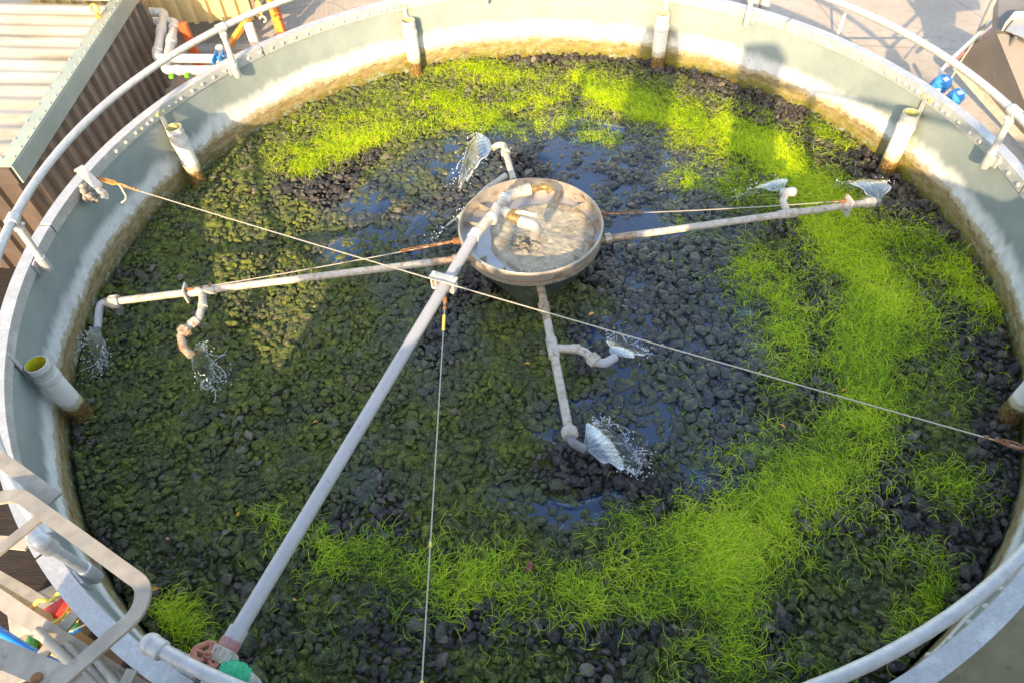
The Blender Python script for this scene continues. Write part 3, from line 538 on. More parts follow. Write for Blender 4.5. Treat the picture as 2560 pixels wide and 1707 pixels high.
# ------------------------------------------------------------------ guard rail
rail = thing('guard_rail', 'grey tubular guard rail ringing the tank rim on short posts', 'railing', (0, 0, -.05))
ZR, RR = .300, 2.918
def rr_at(a): return RR+.036*max(0, 1-abs(a-240)/45)
MB().tube([pol(rr_at(a_), a_, ZR) for a_ in [240+(587-240)*i/150 for i in range(151)]], .0235, 14).build('top_rail', 'rail', rail)
for a in (240, 274, 319, 4, 49, 94, 139, 184, 227):
    end = a in (240, 227); o = MB(); foot = pol(2.930, a, -.055); top = pol(rr_at(a), a, ZR)
    post = MB().tube([foot+Vector((0, 0, .02)), top], .0215, 12).build('post', 'rail', rail)
    c = MB(); T = pol(1, a+90, 0)
    if end:
        c.ball(top, .037, 8); c.lathe(top, T*(1 if a == 240 else -1), [(0, .034), (.055, .034), (.06, .027)], 16); c.lathe(top, (0, 0, -1), [(0, .034), (.065, .034), (.07, .024)], 16)
    else:
        c.lathe(top-T*.034, T, [(0, .027), (.002, .0335), (.066, .0335), (.068, .027)], 16); c.lathe(top, (0, 0, -1), [(0, .028), (.07, .028), (.072, .023)], 14); c.ball(top+pol(.036, a+180, -.035), .011, 5)
    c.build('clamp', 'rail', post)
    f = MB(); f.lathe(foot-Vector((0, 0, .055)), (0, 0, 1), [(0, .012), (.006, .024), (.02, .028), (.12, .028), (.125, .023)], 14)
    f.box(pol(2.957, a, -.06), (.034, .030, .07), math.radians(a)); f.box(pol(2.970, a, -.045), (.012, .085, .085), math.radians(a)); f.build('socket', 'galv', post)

# ------------------------------------------------------------------ rotary distributor
C0 = Vector((-.004, .012, 0)); ZB = -.155; ZA = -.30
dist = thing('rotary_distributor', 'central steel basin with four pale distributor arms spraying water over the stones', 'distributor', (0, 0, BED))
RB = .452
b = MB(); b.lathe(C0+Vector((0, 0, 0)), (0, 0, 1), [(-.335, .36), (-.265, RB-.03), (-.258, RB), (ZB, RB), (ZB+.004, RB-.002), (ZB+.003, RB-.007), (-.262, RB-.008), (-.285, .05), (-.30, .001)], 96, False)
basin = b.build('basin', 'basin', dist, ang=25)
MB().tube([C0+pol(RB+.001, k*3, ZB-.006) for k in range(120)], .0055, 8, closed=True).build('rim_bead', 'basin', basin)
MB().tube([C0+pol(RB+.0005, k*3, -.222) for k in range(120)], .003, 6, closed=True).build('seam', 'rust', basin)
b = MB(); b.lathe(C0, (0, 0, 1), [(-.2605, RB-.0095), (-.2835, .05), (-.285, .001)], 72, False); b.build('floor', 'steel', basin)
for k in range(14):
    a = 360/14*k+8; R3 = Matrix.Rotation(math.radians(a), 3, 'Z')
    MB().box(C0+pol(RB-.058, a, -.243), (.095, .005, .045), math.radians(a)).build('baffle', 'basin', basin)
for a in (-88, 92, 178, 2):
    MB().box(C0+pol(RB+.004, a, -.207), (.006, .008, .085), math.radians(a)).build('clip', 'basin', basin)
for a in (-128, -112, -60, -46):
    MB().ball(C0+pol(RB-.001, a, -.172), .007, 5).build('stud', 'basin', basin)
b = MB(); b.lathe((C0.x, C0.y, -.60), (0, 0, 1), [(0, .12), (.1, .10), (.27, .10), (.275, .02)], 20); b.build('column', 'mossblock', dist)
def A3(px, py, z=ZA): return U(px, py, z)
def pipe(pts, r, mat, name, parent, fr=.05, n=14): return MB().tube(fillet(pts, fr), r, n).build(name, mat, parent)
def collar(p, d, r, l, mat, name, parent, ribs=False):
    d = Vector(d).normalized(); b = MB(); pr = [(-l/2, r*.80), (-l/2+.003, r), (l/2-.003, r), (l/2, r*.80)]
    b.lathe(Vector(p), d, pr, 18)
    if ribs:
        s = Vector((0, 0, 1)).cross(d).normalized(); u_ = d.cross(s)
        for k in range(10):
            a = 2*PI*k/10; q_ = Vector(p)+(s*math.cos(a)+u_*math.sin(a))*r; b.tube([q_-d*l*.36, q_+d*l*.36], r*.13, 6)
    return b.build(name, mat, parent)
RA = .0235
# left arm
s, e = A3(1165, 646), A3(262, 757); arm = pipe([s, e], RA, 'pvc', 'arm', dist); d = (e-s).normalized()
pipe([s, s+d*.22], RA+.0008, 'pvc_brown', 'stained_end', arm); collar(s+d*.06, d, .033, .05, 'pvc_brown', 'union', arm)
el = A3(248, 775, ZA-.02); nz1 = A3(244, 820, ZA-.05); pipe([e+d*-.02, A3(254, 757), el, nz1], RA*.95, 'pvc_grey', 'nozzle', arm, .05)
collar(e-d*.06, d, .038, .06, 'pvc', 'union', arm, True); collar(e-d*.02, d, .031, .025, 'pvc_brown', 'sleeve', arm)
t0 = s+(e-s)*((Vector((A3(507, 726)))-s).length/(e-s).length); collar(t0, d, .030, .16, 'pvc', 'tee', arm)
bp = [t0, A3(507, 765, ZA-.01), A3(497, 795, ZA-.02), A3(470, 818, ZA-.02), A3(452, 838, ZA-.03), A3(458, 868, ZA-.05), A3(478, 888, ZA-.06)]
br = pipe(bp, RA*1.02, 'pvc', 'branch', arm, .04); collar(bp[1], bp[1]-bp[0], .029, .03, 'pvc', 'sleeve', br); collar((bp[3]+bp[4])/2, bp[4]-bp[3], .036, .05, 'pvc_brown', 'union', br, True); collar((bp[2]+bp[3])/2, bp[3]-bp[2], .029, .05, 'pvc', 'sleeve', br); pipe(bp[4:], RA*1.04, 'pvc_brown', 'nozzle', br, .04)
nz2 = bp[-1]
pl = MB(); q = t0+d*.10; pl.box(q, (.012, .09, .10), math.atan2(d.y, d.x)); pl.build('clamp_plate', 'bracket', arm)
# right arm
s, e = A3(1500, 600), A3(2172, 507); arm = pipe([s, e], RA, 'pvc', 'arm', dist); d = (e-s).normalized()
pipe([s, s+d*.24], RA+.0008, 'pvc_brown', 'stained_end', arm); collar(s+d*.05, d, .036, .045, 'basin', 'union', arm)
collar(e-d*.0, d, .034, .07, 'pvc', 'union', arm); pipe([e+d*.03, e+d*.06, e+d*.075+Vector((0, 0, -.03))], .022, 'pvc_dark', 'nozzle', arm, .02); nz6 = e+d*.07
t0 = s+d*(A3(1968, 533)-s).length; collar(t0, d, .030, .13, 'pvc', 'tee', arm)
bp = [t0, A3(1957, 503, ZA), A3(1968, 478, ZA), A3(1978, 478, ZA-.01)]; br = pipe(bp, RA*1.05, 'pvc', 'branch', arm, .04); cap = MB(); cap.ball(A3(1980, 480, ZA), .034, 8); cap.lathe(A3(1980, 482, ZA), A3(1955, 481, ZA-.01)-A3(1980, 482, ZA), [(0, .026), (.075, .026), (.078, .02)], 14); cap.build('nozzle', 'pvc_grey', br); nz5 = A3(1955, 481, ZA-.01)
q = s+d*(A3(2118, 514)-s).length; pl = MB(); pl.box(q, (.012, .09, .13), math.atan2(d.y, d.x)); pl.build('clamp_plate', 'bracket', arm); collar(q, d, .0265, .045, 'bracket', 'pipe_clip', arm)
# front arm
s, e = A3(1348, 700), A3(1424, 1082); arm = pipe([s, e], RA*1.04, 'pvc', 'arm', dist); d = (e-s).normalized()
pipe([s, s+d*.34], RA*1.04+.0008, 'pvc_brown', 'stained_end', arm); collar(A3(1360, 768), d, .034, .06, 'pvc_brown', 'union', arm)
t0 = s+d*(A3(1385, 870)-s).length; collar(t0, d, .032, .14, 'pvc', 'tee', arm)
bp = [t0, A3(1440, 872, ZA), A3(1462, 880, ZA), A3(1490, 905, ZA-.01), A3(1512, 908, ZA-.02), A3(1538, 893, ZA-.03)]; br = pipe(bp, RA*1.05, 'pvc', 'branch', arm, .035); collar(bp[1], bp[1]-bp[0], .029, .05, 'pvc', 'sleeve', br); collar(A3(1484, 899, ZA-.005), bp[3]-bp[2], .035, .055, 'pvc', 'union', br, True); pipe(bp[3:], RA*1.08, 'pvc_grey', 'nozzle', br, .035); nz7 = bp[-1]
collar(e, d, .038, .06, 'pvc', 'union', arm, True); pipe([e, e+d*.05, A3(1442, 1112, ZA-.02), A3(1462, 1122, ZA-.04)], RA, 'pvc_dark', 'nozzle', arm, .05); nz8 = A3(1464, 1123, ZA-.04)
# back arm
s, e = A3(1284, 452), A3(1262, 375); arm = pipe([s, e, ], RA, 'pvc', 'arm', dist); d = (e-s).normalized()
collar(e-d*.035, d, .035, .035, 'pvc', 'union', arm); nz3 = A3(1232, 372, ZA-.01); pipe([e-d*.01, A3(1259, 362, ZA), A3(1243, 364, ZA), nz3], RA, 'pvc', 'nozzle', arm, .035)
bp = [s+Vector((-.05, .06, 0)), A3(1215, 475, ZA-.02), A3(1150, 545, ZA-.03)]; br = pipe(bp, RA, 'pvc', 'branch', arm, .05); nz4 = bp[-1]
# tie chains between basin and arms
def tie(P, Q, chain_from, chain_len, hook):
    P, Q = Vector(P), Vector(Q); w = MB().tube(wave((P, Q), 30, .012), .0034, 6).build('tie_wire', 'wire', dist); L = (Q-P).length; d = (Q-P)/L
    ch = MB(); n = int(chain_len/.045)
    for k in range(n):
        c_ = P+d*(chain_from+.045*k); rz = math.atan2(d.y, d.x)
        side = Vector((-d.y, d.x, 0)).normalized() if k % 2 else Vector((0, 0, 1))
        ch.tube([c_+d*(.026*math.cos(a_))+side*(.010*math.sin(a_)) for a_ in [2*PI*i/12 for i in range(12)]], .0036, 6, closed=True)
    ch.build('chain', 'rust', w); c2 = MB()
    for k in range(3): c2.ball(Q-d*(.03+.05*k), .0095, 5)
    c2.box(Q-d*.01, (.05, .016, .02), math.atan2(d.y, d.x)); c2.build('shackle', 'rust', w)
    return w
b1 = C0+pol(RB+.02, 188, -.205); MB().box(b1, (.055, .035, .03), math.radians(188)).build('lug', 'rust', dist); tie(b1, A3(470, 724, ZA+.03), .02, .36, 1)
b2 = C0+pol(RB+.02, 12, -.205); MB().box(b2, (.055, .035, .03), math.radians(12)).build('lug', 'rust', dist); tie(b2, A3(2110, 503, ZA+.04), .02, .30, 1)
# swirling water in the basin
nr, na = 60, 180; rr = np.linspace(.004, 1, nr); aa = np.linspace(0, 2*PI, na, endpoint=False); Rg, Ag = np.meshgrid(rr, aa, indexing='ij')
edge = .355+.055*np.cos(Ag+.6)+.012*np.sin(3*Ag)+.008*np.sin(7*Ag+1)
Xw = .035+Rg*edge*np.cos(Ag); Yw = .02+Rg*edge*np.sin(Ag); Xw, Yw = np.clip(Xw, -.5, .445), Yw
rad = np.hypot(Xw-C0.x, Yw-C0.y); f_ = np.minimum(1, .436/np.maximum(rad, 1e-6)); Xw = C0.x+(Xw-C0.x)*f_; Yw = C0.y+(Yw-C0.y)*f_
q = np.stack([Xw.ravel(), Yw.ravel()], 1); o1 = U(1314, 606, -.24); o2 = U(1395, 480, -.24)
d1 = np.hypot(q[:, 0]-o1.x, q[:, 1]-o1.y); d2 = np.hypot(q[:, 0]-o2.x, q[:, 1]-o2.y)
Zw = -.252+.010*(vnoise(q, 18, 61)-.5)+.007*(vnoise(q, 40, 62)-.5)+np.exp(-(d1/.085)**2)*(.050*(vnoise(q, 46, 63)-.3)-.010)+np.exp(-(d2/.10)**2)*.024*(vnoise(q, 34, 64)-.1)-.022*np.clip((Rg.ravel()-.9)/.1, 0, 1)
i, j = np.meshgrid(np.arange(nr-1), np.arange(na), indexing='ij'); k = (j+1) % na
wb = npmesh('basin_water', np.c_[q, Zw], np.stack([i*na+j, (i+1)*na+j, (i+1)*na+k, i*na+k], -1).reshape(-1, 4), 'murk', None, {'ca': (q[:, 0]-o1.x)/np.maximum(d1, .03), 'sa': (q[:, 1]-o1.y)/np.maximum(d1, .03), 'rad': d1, 'churn': np.exp(-(d1/.095)**2)+.35*np.exp(-(d2/.09)**2)})
tag(wb, 'murky beige water swirling in the central steel basin', 'water')
b = MB(); b.box((.0, -.02, -.49), (.50, .50, .16), math.radians(40)); tag(b.build('footing_block', 'mossblock'), 'dark mossy concrete block under the central basin', 'block')

# ------------------------------------------------------------------ feed pipe over the tank
ZF = .12
feed = thing('feed_pipe', 'long grey feed pipe running from a red handwheel valve to the central basin', 'pipe', tuple(U(560, 1640, 0)))
def F3(px, py, z=ZF): return U(px, py, z)
tee = F3(1243, 524); pn = F3(594, 1578); d = (pn-tee).normalized()
pm = F3(1187, 588); main = MB().tube([pm, pn], .0305, 18).build('pipe', 'pvc_grey', feed)
upper = MB().tube([tee-d*.02, pm+d*.02], .0295, 18).build('stained_pipe', 'pvc', feed); collar(pm, d, .0345, .06, 'pvc_white', 'collar', upper)
collar(tee+d*.03, d, .037, .10, 'pvc', 'tee', upper); collar(tee+d*.085, d, .040, .025, 'pvc_white', 'band', upper)
e1 = F3(1262, 497); e2 = F3(1288, 483); e3 = F3(1312, 477)
pipe([tee, e1, e2, e3], .031, 'pvc', 'elbow', upper, .04); collar(e1, e2-tee, .037, .03, 'pvc_white', 'band', upper)
collar(e3, F3(1350, 468)-e3, .036, .075, 'pvc', 'sleeve', upper); nzp = pipe([e3, F3(1352, 468), F3(1366, 467), F3(1376, 478, ZF-.03)], .0225, 'brass', 'outlet', upper, .03)
# ball valve branch
q1, q2, q3 = F3(1265, 533, ZF-.005), F3(1308, 556, ZF-.01), F3(1333, 563, ZF-.02)
dv = (q2-q1).normalized(); collar(q1, dv, .033, .05, 'pvc', 'sleeve', upper); collar(F3(1288, 546, ZF-.005), dv, .031, .085, 'brass', 'valve_body', upper)
vb = MB(); vb.lathe(F3(1285, 541, ZF+.02), (0, 0, 1), [(0, .012), (.03, .012), (.032, .016), (.045, .016), (.046, .004)], 10); lever0 = F3(1288, 530, ZF+.055); vb.build('valve_stem', 'brass', upper)
b = MB(); la, lb = lever0, F3(1342, 540, ZF+.055); b.tube([la, la.lerp(lb, .2), la.lerp(lb, .3)+Vector((0, 0, .006)), lb], [.008, .010, .0125, .011], 8); b.build('lever', 'cream', upper)
pipe([q2, q3+Vector((.0, 0, 0)), F3(1340, 572, ZF-.08), F3(1338, 588, ZF-.22)], .034, 'pvc_grey', 'elbow', upper, .05); collar(F3(1306, 556, ZF-.01), dv, .036, .03, 'pvc_grey', 'band', upper)
# union and gate valve at the near end
def al(t): return pn+d*t
collar(al(.010), d, .037, .05, 'pvc_grey', 'sleeve', main); collar(al(.05), d, .040, .04, 'redring', 'red_collar', main); collar(al(.095), d, .053, .055, 'pvc', 'union_nut', main, True)
collar(al(.150), d, .038, .06, 'pvc_grey', 'tail', main); collar(al(.20), d, .033, .05, 'pvc_white', 'tail', main)
gv = MB(); gv.lathe(al(.215), d, [(0, .028), (.004, .034), (.07, .034), (.09, .042), (.15, .042), (.17, .030), (.23, .030)], 16)
sd_ = (F3(518, 1639, ZF+.05)-al(.30)); gv.lathe(al(.31), sd_, [(0, .036), (.04, .034), (.055, .026), (.08, .014), (sd_.length, .010)], 14); valve = gv.build('gate_valve', 'castiron', main)
hc = F3(518, 1639, ZF+.05); ax = (CAM-hc).normalized()*.75+sd_.normalized()*.5; ax.normalize(); s1 = ax.cross(Vector((0, 0, 1))).normalized(); s2 = ax.cross(s1)
hw = MB(); R_ = .047; hw.tube([hc+(s1*math.cos(a_)+s2*math.sin(a_))*R_*(1+.05*math.cos(5*a_)) for a_ in [2*PI*i/40 for i in range(40)]], .0125, 8, closed=True)
for k in range(5):
    a_ = 2*PI*k/5; hw.tube([hc, hc+(s1*math.cos(a_)+s2*math.sin(a_))*R_], [.011, .009], 7)
hw.lathe(hc-ax*.014, ax, [(0, .017), (.028, .017), (.03, .009), (.04, .008)], 10); hw.build('handwheel', 'handwheel', valve)
# clamp bracket holding the stay wires
cp = F3(1110, 707); R3 = math.atan2(d.y, d.x); cl_ = MB(); cl_.box(cp+Vector((0, 0, .035)), (.055, .15, .012), R3); cl_.box(cp+Vector((0, 0, -.035)), (.055, .13, .012), R3)
for sgn in (-1, 1):
    s_ = Vector((-d.y, d.x, 0))*sgn*.052; cl_.lathe(cp+s_-Vector((0, 0, .05)), (0, 0, 1), [(0, .006), (.10, .006), (.101, .011), (.112, .011), (.113, .003)], 8)
    cl_.box(cp+s_*1.2, (.05, .010, .06), R3)
cl_.build('wire_clamp', 'bracket', main)
gt = thing('green_twine', 'bright green twine wrapped in a lump round the pipe below the red handwheel', 'twine', tuple(U(580, 1690, .1)))
b = MB(); gc = U(578, 1688, .12); g2 = (U(612, 1702, .10)-gc); V = []; n1 = 60
path = []; s1 = Vector((0, 0, 1)).cross(g2.normalized()).normalized(); s2 = g2.normalized().cross(s1)
for i in range(14*24+1):
    t = i/(14*24); a_ = 2*PI*14*t; rr_ = .048*(1-.35*abs(2*t-1)**2)+random.uniform(-.003, .003); path.append(gc-g2.normalized()*.045+g2.normalized()*.11*t+(s1*math.cos(a_)+s2*math.sin(a_))*rr_)
b.tube(path, .0062, 6); b.lathe(gc-g2.normalized()*.045, g2, [(0, .02), (.01, .036), (.055, .045), (.10, .036), (.11, .02)], 16); b.build('wrap', 'greenrope', gt)
hs = thing('hose_end', 'short grey hose curving out of the green twine at the bottom edge', 'hose', tuple(U(614, 1697, .05)))
MB().tube(fillet([gc, U(614, 1690, .12), U(640, 1715, .06), U(640, 1760, 0)], .06), .026, 12).build('tube', 'pvc_grey', hs)

# ------------------------------------------------------------------ stay wires
def wireprof(P, Q, n=60): return wave((P, Q), n, .02)
anchor = U(228, 441, .06)
st = thing('stay_wire', 'long taut wire rope crossing the whole tank from the left rim bracket', 'wire', tuple(anchor))
PR = U(2530, 1110, .07); cpt = F3(1110, 707, ZF+.05); MB().tube(wave((anchor, cpt), 40, .006), .0034, 6).build('wire', 'wire', st)
ext = PR+(PR-cpt).normalized()*.55; w2 = MB().tube(wave((cpt, ext), 40, .008), .0034, 6).build('wire', 'wire', st)
da = (cpt-anchor).normalized(); tb = MB(); s1 = Vector((-da.y, da.x, 0)).normalized(); p0 = anchor+da*.10; p1 = anchor+da*.22
for sg in (-1, 1): tb.tube([p0-da*.01, p0+s1*.013*sg, p1+s1*.013*sg, p1+da*.01], .0055, 8)
tb.tube([anchor-da*.02+Vector((0, 0, .02)), anchor+da*.03, p0+da*.05], .006, 8); tb.tube([p1-da*.06, p1+da*.05], .006, 8); tb.tube([p1+da*(.02+.0*math.cos(0))]+[p1+da*(.07+.05*math.sin(a_))+Vector((0, 0, .012*math.cos(a_))) for a_ in [2*PI*i/14 for i in range(15)]], .004, 6)
for k in (.14, .17, .21): tb.ball(p1+da*k, .010, 5)
tb.build('turnbuckle', 'rustorange', st)
MB().tube(fillet([p1+da*.04, p1+da*.17+s1*-.07, p1+da*.205+s1*-.10, p1+da*.20+s1*-.135], .03), .0055, 8).build('tail_rod', 'cream', st)
tr_ = MB(); dr = (ext-cpt).normalized()
for k in (.02, .06, .10): tr_.ball(PR-dr*k, .010, 5)
tr_.tube([PR+dr*(.045*math.cos(a_))+Vector((-dr.y, dr.x, 0))*(.014*math.sin(a_)) for a_ in [2*PI*i/14 for i in range(14)]], .0055, 6, closed=True); tr_.build('turnbuckle', 'rust', w2)
b = MB(); en = pol(2.975, math.degrees(math.atan2(ext.y, ext.x)), -.03); b.tube([ext-dr*.05, en], .006, 8); b.build('eye_rod', 'rust', w2)
s2w = thing('guy_wire', 'thin wire dropping from the feed pipe clamp straight down to the bottom edge', 'wire', tuple(U(1054, 1707, .05)))
gq = U(1056, 1680, .08); gp = F3(1113, 745, ZF-.03); gd = (gq-gp).normalized(); ge = gp+gd*((gq-gp).length+.33)
w3 = MB().tube(wave((gp, ge), 50, .005), .0031, 6).build('wire', 'wire', s2w); c_ = MB()
c_.box(gp+gd*.02, (.02, .03, .05)); c_.ball(gp+gd*.07, .011, 5); c_.build('shackle', 'rust', w3); c_ = MB()
for t in (.62, .86): c_.lathe(gp+(ge-gp)*t, gd, [(0, .005), (.002, .007), (.02, .007), (.022, .005)], 8)
c_.lathe(gp+gd*.12, gd, [(0, .006), (.002, .008), (.10, .008), (.102, .005)], 8); c_.build('tape', 'yellow', w3)

# bracket on the left rim
ar = math.degrees(math.atan2(anchor.y, anchor.x))
rb_ = thing('rim_bracket', 'pale angle-iron bracket with rusty edge clamped on the left rim', 'bracket', tuple(pol(3.0, ar, 0)))
A_ = U(196, 420, .14); B_ = U(246, 468, .05); Cc = U(262, 490, -.03); dd = (B_-A_).normalized(); side = dd.cross(Vector((0, 0, 1))).normalized(); upv = side.cross(dd).normalized()
b = MB(); b.prism([A_-side*.030, A_+side*.030, B_+side*.030, B_-side*.030], upv*.007); b.prism([A_-side*.030, B_-side*.030, B_-side*.030-upv*.055, A_-side*.030-upv*.055], side*.007); b.build('angle_iron', 'bracket', rb_, smooth=False)
b = MB(); b.prism([Cc-side*.028, Cc+dd*.035, Cc+side*.028, Cc-dd*.04], upv*.008); b.box(B_.lerp(Cc, .5), (.03, .09, .04), math.atan2(dd.y, dd.x)+PI/2); b.build('clip', 'bracket', rb_, smooth=False)
MB().prism([A_-side*.031, A_+side*.031, A_+side*.031-upv*.02-dd*.006, A_-side*.031-upv*.02-dd*.006], dd*.012).build('rusty_edge', 'rustorange', rb_, smooth=False)
fl = thing('foam_lump', 'knobbly grey lump of hardened foam hanging under the left rim bracket', 'lump', tuple(U(218, 485, -.06)))
b = MB(); fc = U(219, 482, -.05)
for k in range(34): v_ = Vector((random.gauss(0, .021), random.gauss(0, .018), random.gauss(-.005, .030))); b.ball(fc+v_, random.uniform(.012, .026), 6)
b.build('lump', 'foam', fl)

# ------------------------------------------------------------------ water jets
def jet(label, P, Q, w, rise, bell=.05, ndrop=90, seed=0, fall=1.5):
    P, Q = Vector(P), Vector(Q); o = thing('water_jet', label, 'water jet', (Q.x, Q.y, BED), 'water jets from the distributor nozzles'); r = np.random.default_rng(100+seed)
    nu, nv = 36, 30; u = np.linspace(-1, 1, nu); v = np.linspace(0, 1, nv); Vv, Uu = np.meshgrid(v, u, indexing='ij'); dxy = np.array([Q.x-P.x, Q.y-P.y]); L = np.linalg.norm(dxy); f = dxy/L; s = np.array([-f[1], f[0]])
    rag = .06*np.sin(9*u+seed)+.05*np.sin(23*u+2*seed)+.03*np.sin(41*u)
    ve = Vv*(1-.30*Uu**2+rag[None]*Vv); lat = w*Uu*(.09+.91*np.sin(np.clip(ve*.80, 0, 1)*PI)**.62*np.clip(ve*9, 0, 1)**.6)
    lat = lat+.012*np.sin(Vv*17+seed)*np.abs(Uu)**3
    z = P.z+(Q.z-P.z)*ve**fall+rise*4*ve*(1-ve)-bell*(Uu**2)*ve+.004*np.sin(Vv*26+3*Uu+seed)*Vv+.003*np.sin(Uu*21+seed)*Vv
    X_ = P.x+dxy[0]*ve+s[0]*lat; Y_ = P.y+dxy[1]*ve+s[1]*lat
    i, j = np.meshgrid(np.arange(nv-1), np.arange(nu-1), indexing='ij')
    npmesh('sheet', np.stack([X_, Y_, z], -1).reshape(-1, 3), np.stack([i*nu+j, i*nu+j+1, (i+1)*nu+j+1, (i+1)*nu+j], -1).reshape(-1, 4), 'sheet', o, {'u': Uu.ravel(), 'v': Vv.ravel(), 'seed': np.full(Uu.size, seed*3.7)})
    # drops thrown off the ragged edge, plus small strings of drops
    IV, IF = ico(1); pts = []; rad = []
    G_ = np.stack([X_, Y_, z], -1)
    for k in range(ndrop):
        if r.random() < .45: e_ = G_[r.integers(nv//3, nv), 0 if r.random() < .5 else nu-1]; sc_ = .018
        else: e_ = G_[nv-1, r.integers(nu)]; sc_ = .03
        g = np.array([f[0], f[1], 0])*abs(r.normal(0, sc_*1.3))+r.normal(0, sc_, 3)*np.array([1, 1, .6]); q_ = e_+g; q_[2] = max(q_[2], BED+.004); pts.append(q_); rad.append(r.uniform(.0018, .0048))
    for k in range(max(3, ndrop//26)):
        e_ = G_[nv-1, r.integers(nu)].copy(); a_ = math.atan2(f[1], f[0])+r.normal(0, .9); cu = r.normal(0, .25)
        for m_ in range(r.integers(8, 20)):
            e_ = e_+np.array([math.cos(a_), math.sin(a_), 0])*.0075; e_[2] = max(e_[2]-.003, BED+.006)+r.normal(0, .001); a_ += cu*.4; pts.append(e_.copy()); rad.append(r.uniform(.0022, .0042))
    pts = np.array(pts); rad = np.array(rad); VV = (IV[None]*rad[:, None, None]*r.uniform(.7, 1.5, (len(pts), 1, 3))+pts[:, None]).reshape(-1, 3); FF = (IF[None]+(np.arange(len(pts))*len(IV))[:, None, None]).reshape(-1, 3)
    dr_ = npmesh('droplets', VV, FF, 'drops', o); dr_['kind'] = 'stuff'
    return o
def Q3(px, py, z=BED+.02): return U(px, py, z)
jet('glassy water blob falling from the outermost left nozzle near the tank wall', nz1, Q3(252, 915), .115, .03, .01, 150, seed=1, fall=1.05)
jet('ragged water sheet under the bent left branch pipe at the edge of the sunlit moss', nz2, Q3(535, 945), .15, .03, .02, 150, seed=2, fall=1.05)
jet('broad clear sheet arching left from the back nozzle behind the basin', nz3, Q3(1146, 458), .20, .10, .05, 80, seed=3)
jet('water sheet half hidden behind the left rim of the basin', nz4, Q3(1112, 595), .16, .03, .04, 80, seed=4)
jet('thin water sheet arching left from the short nozzle on the right arm', nz5, Q3(1858, 498), .13, .08, .05, 70, seed=5)
jet('rounded sheet curling back from the tip of the right arm over grass', nz6, Q3(2104, 474), .14, .09, .04, 50, seed=6)
jet('small fan of water at the nozzle of the front arm side branch', nz7, Q3(1592, 872), .12, .035, .03, 120, seed=7)
jet('largest water fan thrown right from the dark end elbow of the front arm', nz8, Q3(1590, 1130), .175, .05, .06, 200, seed=8)

# ------------------------------------------------------------------ fallen leaves
def leaf(px, py, mat, label, s=.022, rz=None):
    c_ = U(px, py, BED+.022); b = MB(); rz = random.uniform(0, 6) if rz is None else rz; R = Matrix.Rotation(rz, 3, 'Z')@Matrix.Rotation(.3, 3, 'X'); V = []
    n = 8
    for i in range(n+1):
        t = i/n; w = .42*math.sin(PI*t**.8)*s; zz = .25*s*math.sin(PI*t)
        for q_ in (-w, 0, w): V.append(c_+R@Vector(((t-.5)*2*s, q_, zz+abs(q_)*.5)))
    F = []
    for i in range(n):
        for k in (0, 1): F.append((i*3+k, i*3+k+1, i*3+k+4, i*3+k+3))
    V2 = [v-Vector((0, 0, .0012)) for v in V]; m_ = len(V); F2 = [tuple(m_+q_ for q_ in f[::-1]) for f in F]
    return tag(b.add(V+V2, F+F2).build('fallen_leaf', mat), label, 'leaf', 'fallen leaves on the stones')
leaf(1322, 1415, 'leafr', 'largest fallen leaf, wine red, near the bottom middle of the stones', .036, 1.2)
leaf(1478, 785, 'leafo', 'small orange leaf below the long stay wire right of the basin')
leaf(1318, 910, 'leafo', 'small orange leaf on a dark gap just left of the front arm')
leaf(788, 1055, 'leafo', 'small yellow leaf on stones left of the long feed pipe', .018)
leaf(1955, 1065, 'leafo', 'yellow leaf at the inner edge of the grass belt on the right')
leaf(595, 1284, 'leafo', 'tiny yellow leaf on bare dark stones at the lower left', .014)
leaf(2110, 975, 'leafo', 'orange leaf lying on bright grass beside the long stay wire', .02)
leaf(387, 1470, 'leafo', 'yellow leaf next to the bend of the flat-bar hoop', .024)
leaf(2420, 848, 'leafp', 'pink leaf among bare stones beside the right wall')
leaf(418, 1346, 'leafp', 'tiny pink leaf on dark stones at the lower left', .014)
leaf(738, 1497, 'leafo', 'tiny orange sliver beside the lower feed pipe', .014)
leaf(1500, 345, 'leafp', 'brown curled leaf on the sunlit stones at the back', .02)

# ------------------------------------------------------------------ shed on the left
ZS = -.18
f1 = U(357, 18, ZS); f2 = U(30, 460, ZS); xs = (f1.x+f2.x)/2
shed = thing('shed', 'brown corrugated shed with cream roof sheets and sage flashing beside the tank', 'shed', (xs-1, 2, GROUND))
yn, yf = f2.y, U(352, 60, ZS-.2).y+.12
def corr(b, o, du, dv, n, nrm, amp, mode='trap', sub=8):
    o, du, dv, nrm = Vector(o), Vector(du), Vector(dv), Vector(nrm).normalized(); V = []; F = []; prof = []
    for i in range(n):
        if mode == 'trap': prof += [((i+0)/n, 0), ((i+.55)/n, 0), ((i+.65)/n, 1), ((i+.9)/n, 1)]
        else: prof += [((i+k/sub)/n, .5-.5*math.cos(2*PI*k/sub)) for k in range(sub)]
    prof.append((1, 0))
    for t, h in prof:
        for s_ in (0, 1): V.append(o+du*t+dv*s_+nrm*h*amp)
    V2 = [v-nrm*.004 for v in V]; m_ = len(V)
    for i in range(len(prof)-1): F.append((2*i, 2*i+2, 2*i+3, 2*i+1))
    F2 = [tuple(m_+q_ for q_ in f[::-1]) for f in F]; b.add(V+V2, F+F2)
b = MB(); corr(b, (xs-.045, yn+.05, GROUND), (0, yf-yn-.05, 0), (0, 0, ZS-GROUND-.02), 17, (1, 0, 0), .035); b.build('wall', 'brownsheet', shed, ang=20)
b = MB(); corr(b, (xs-3.9, yn+.06, GROUND), (3.85, 0, 0), (0, 0, ZS-GROUND-.02), 22, (0, -1, 0), .03); b.build('end_wall', 'brownpanel', shed, ang=20)
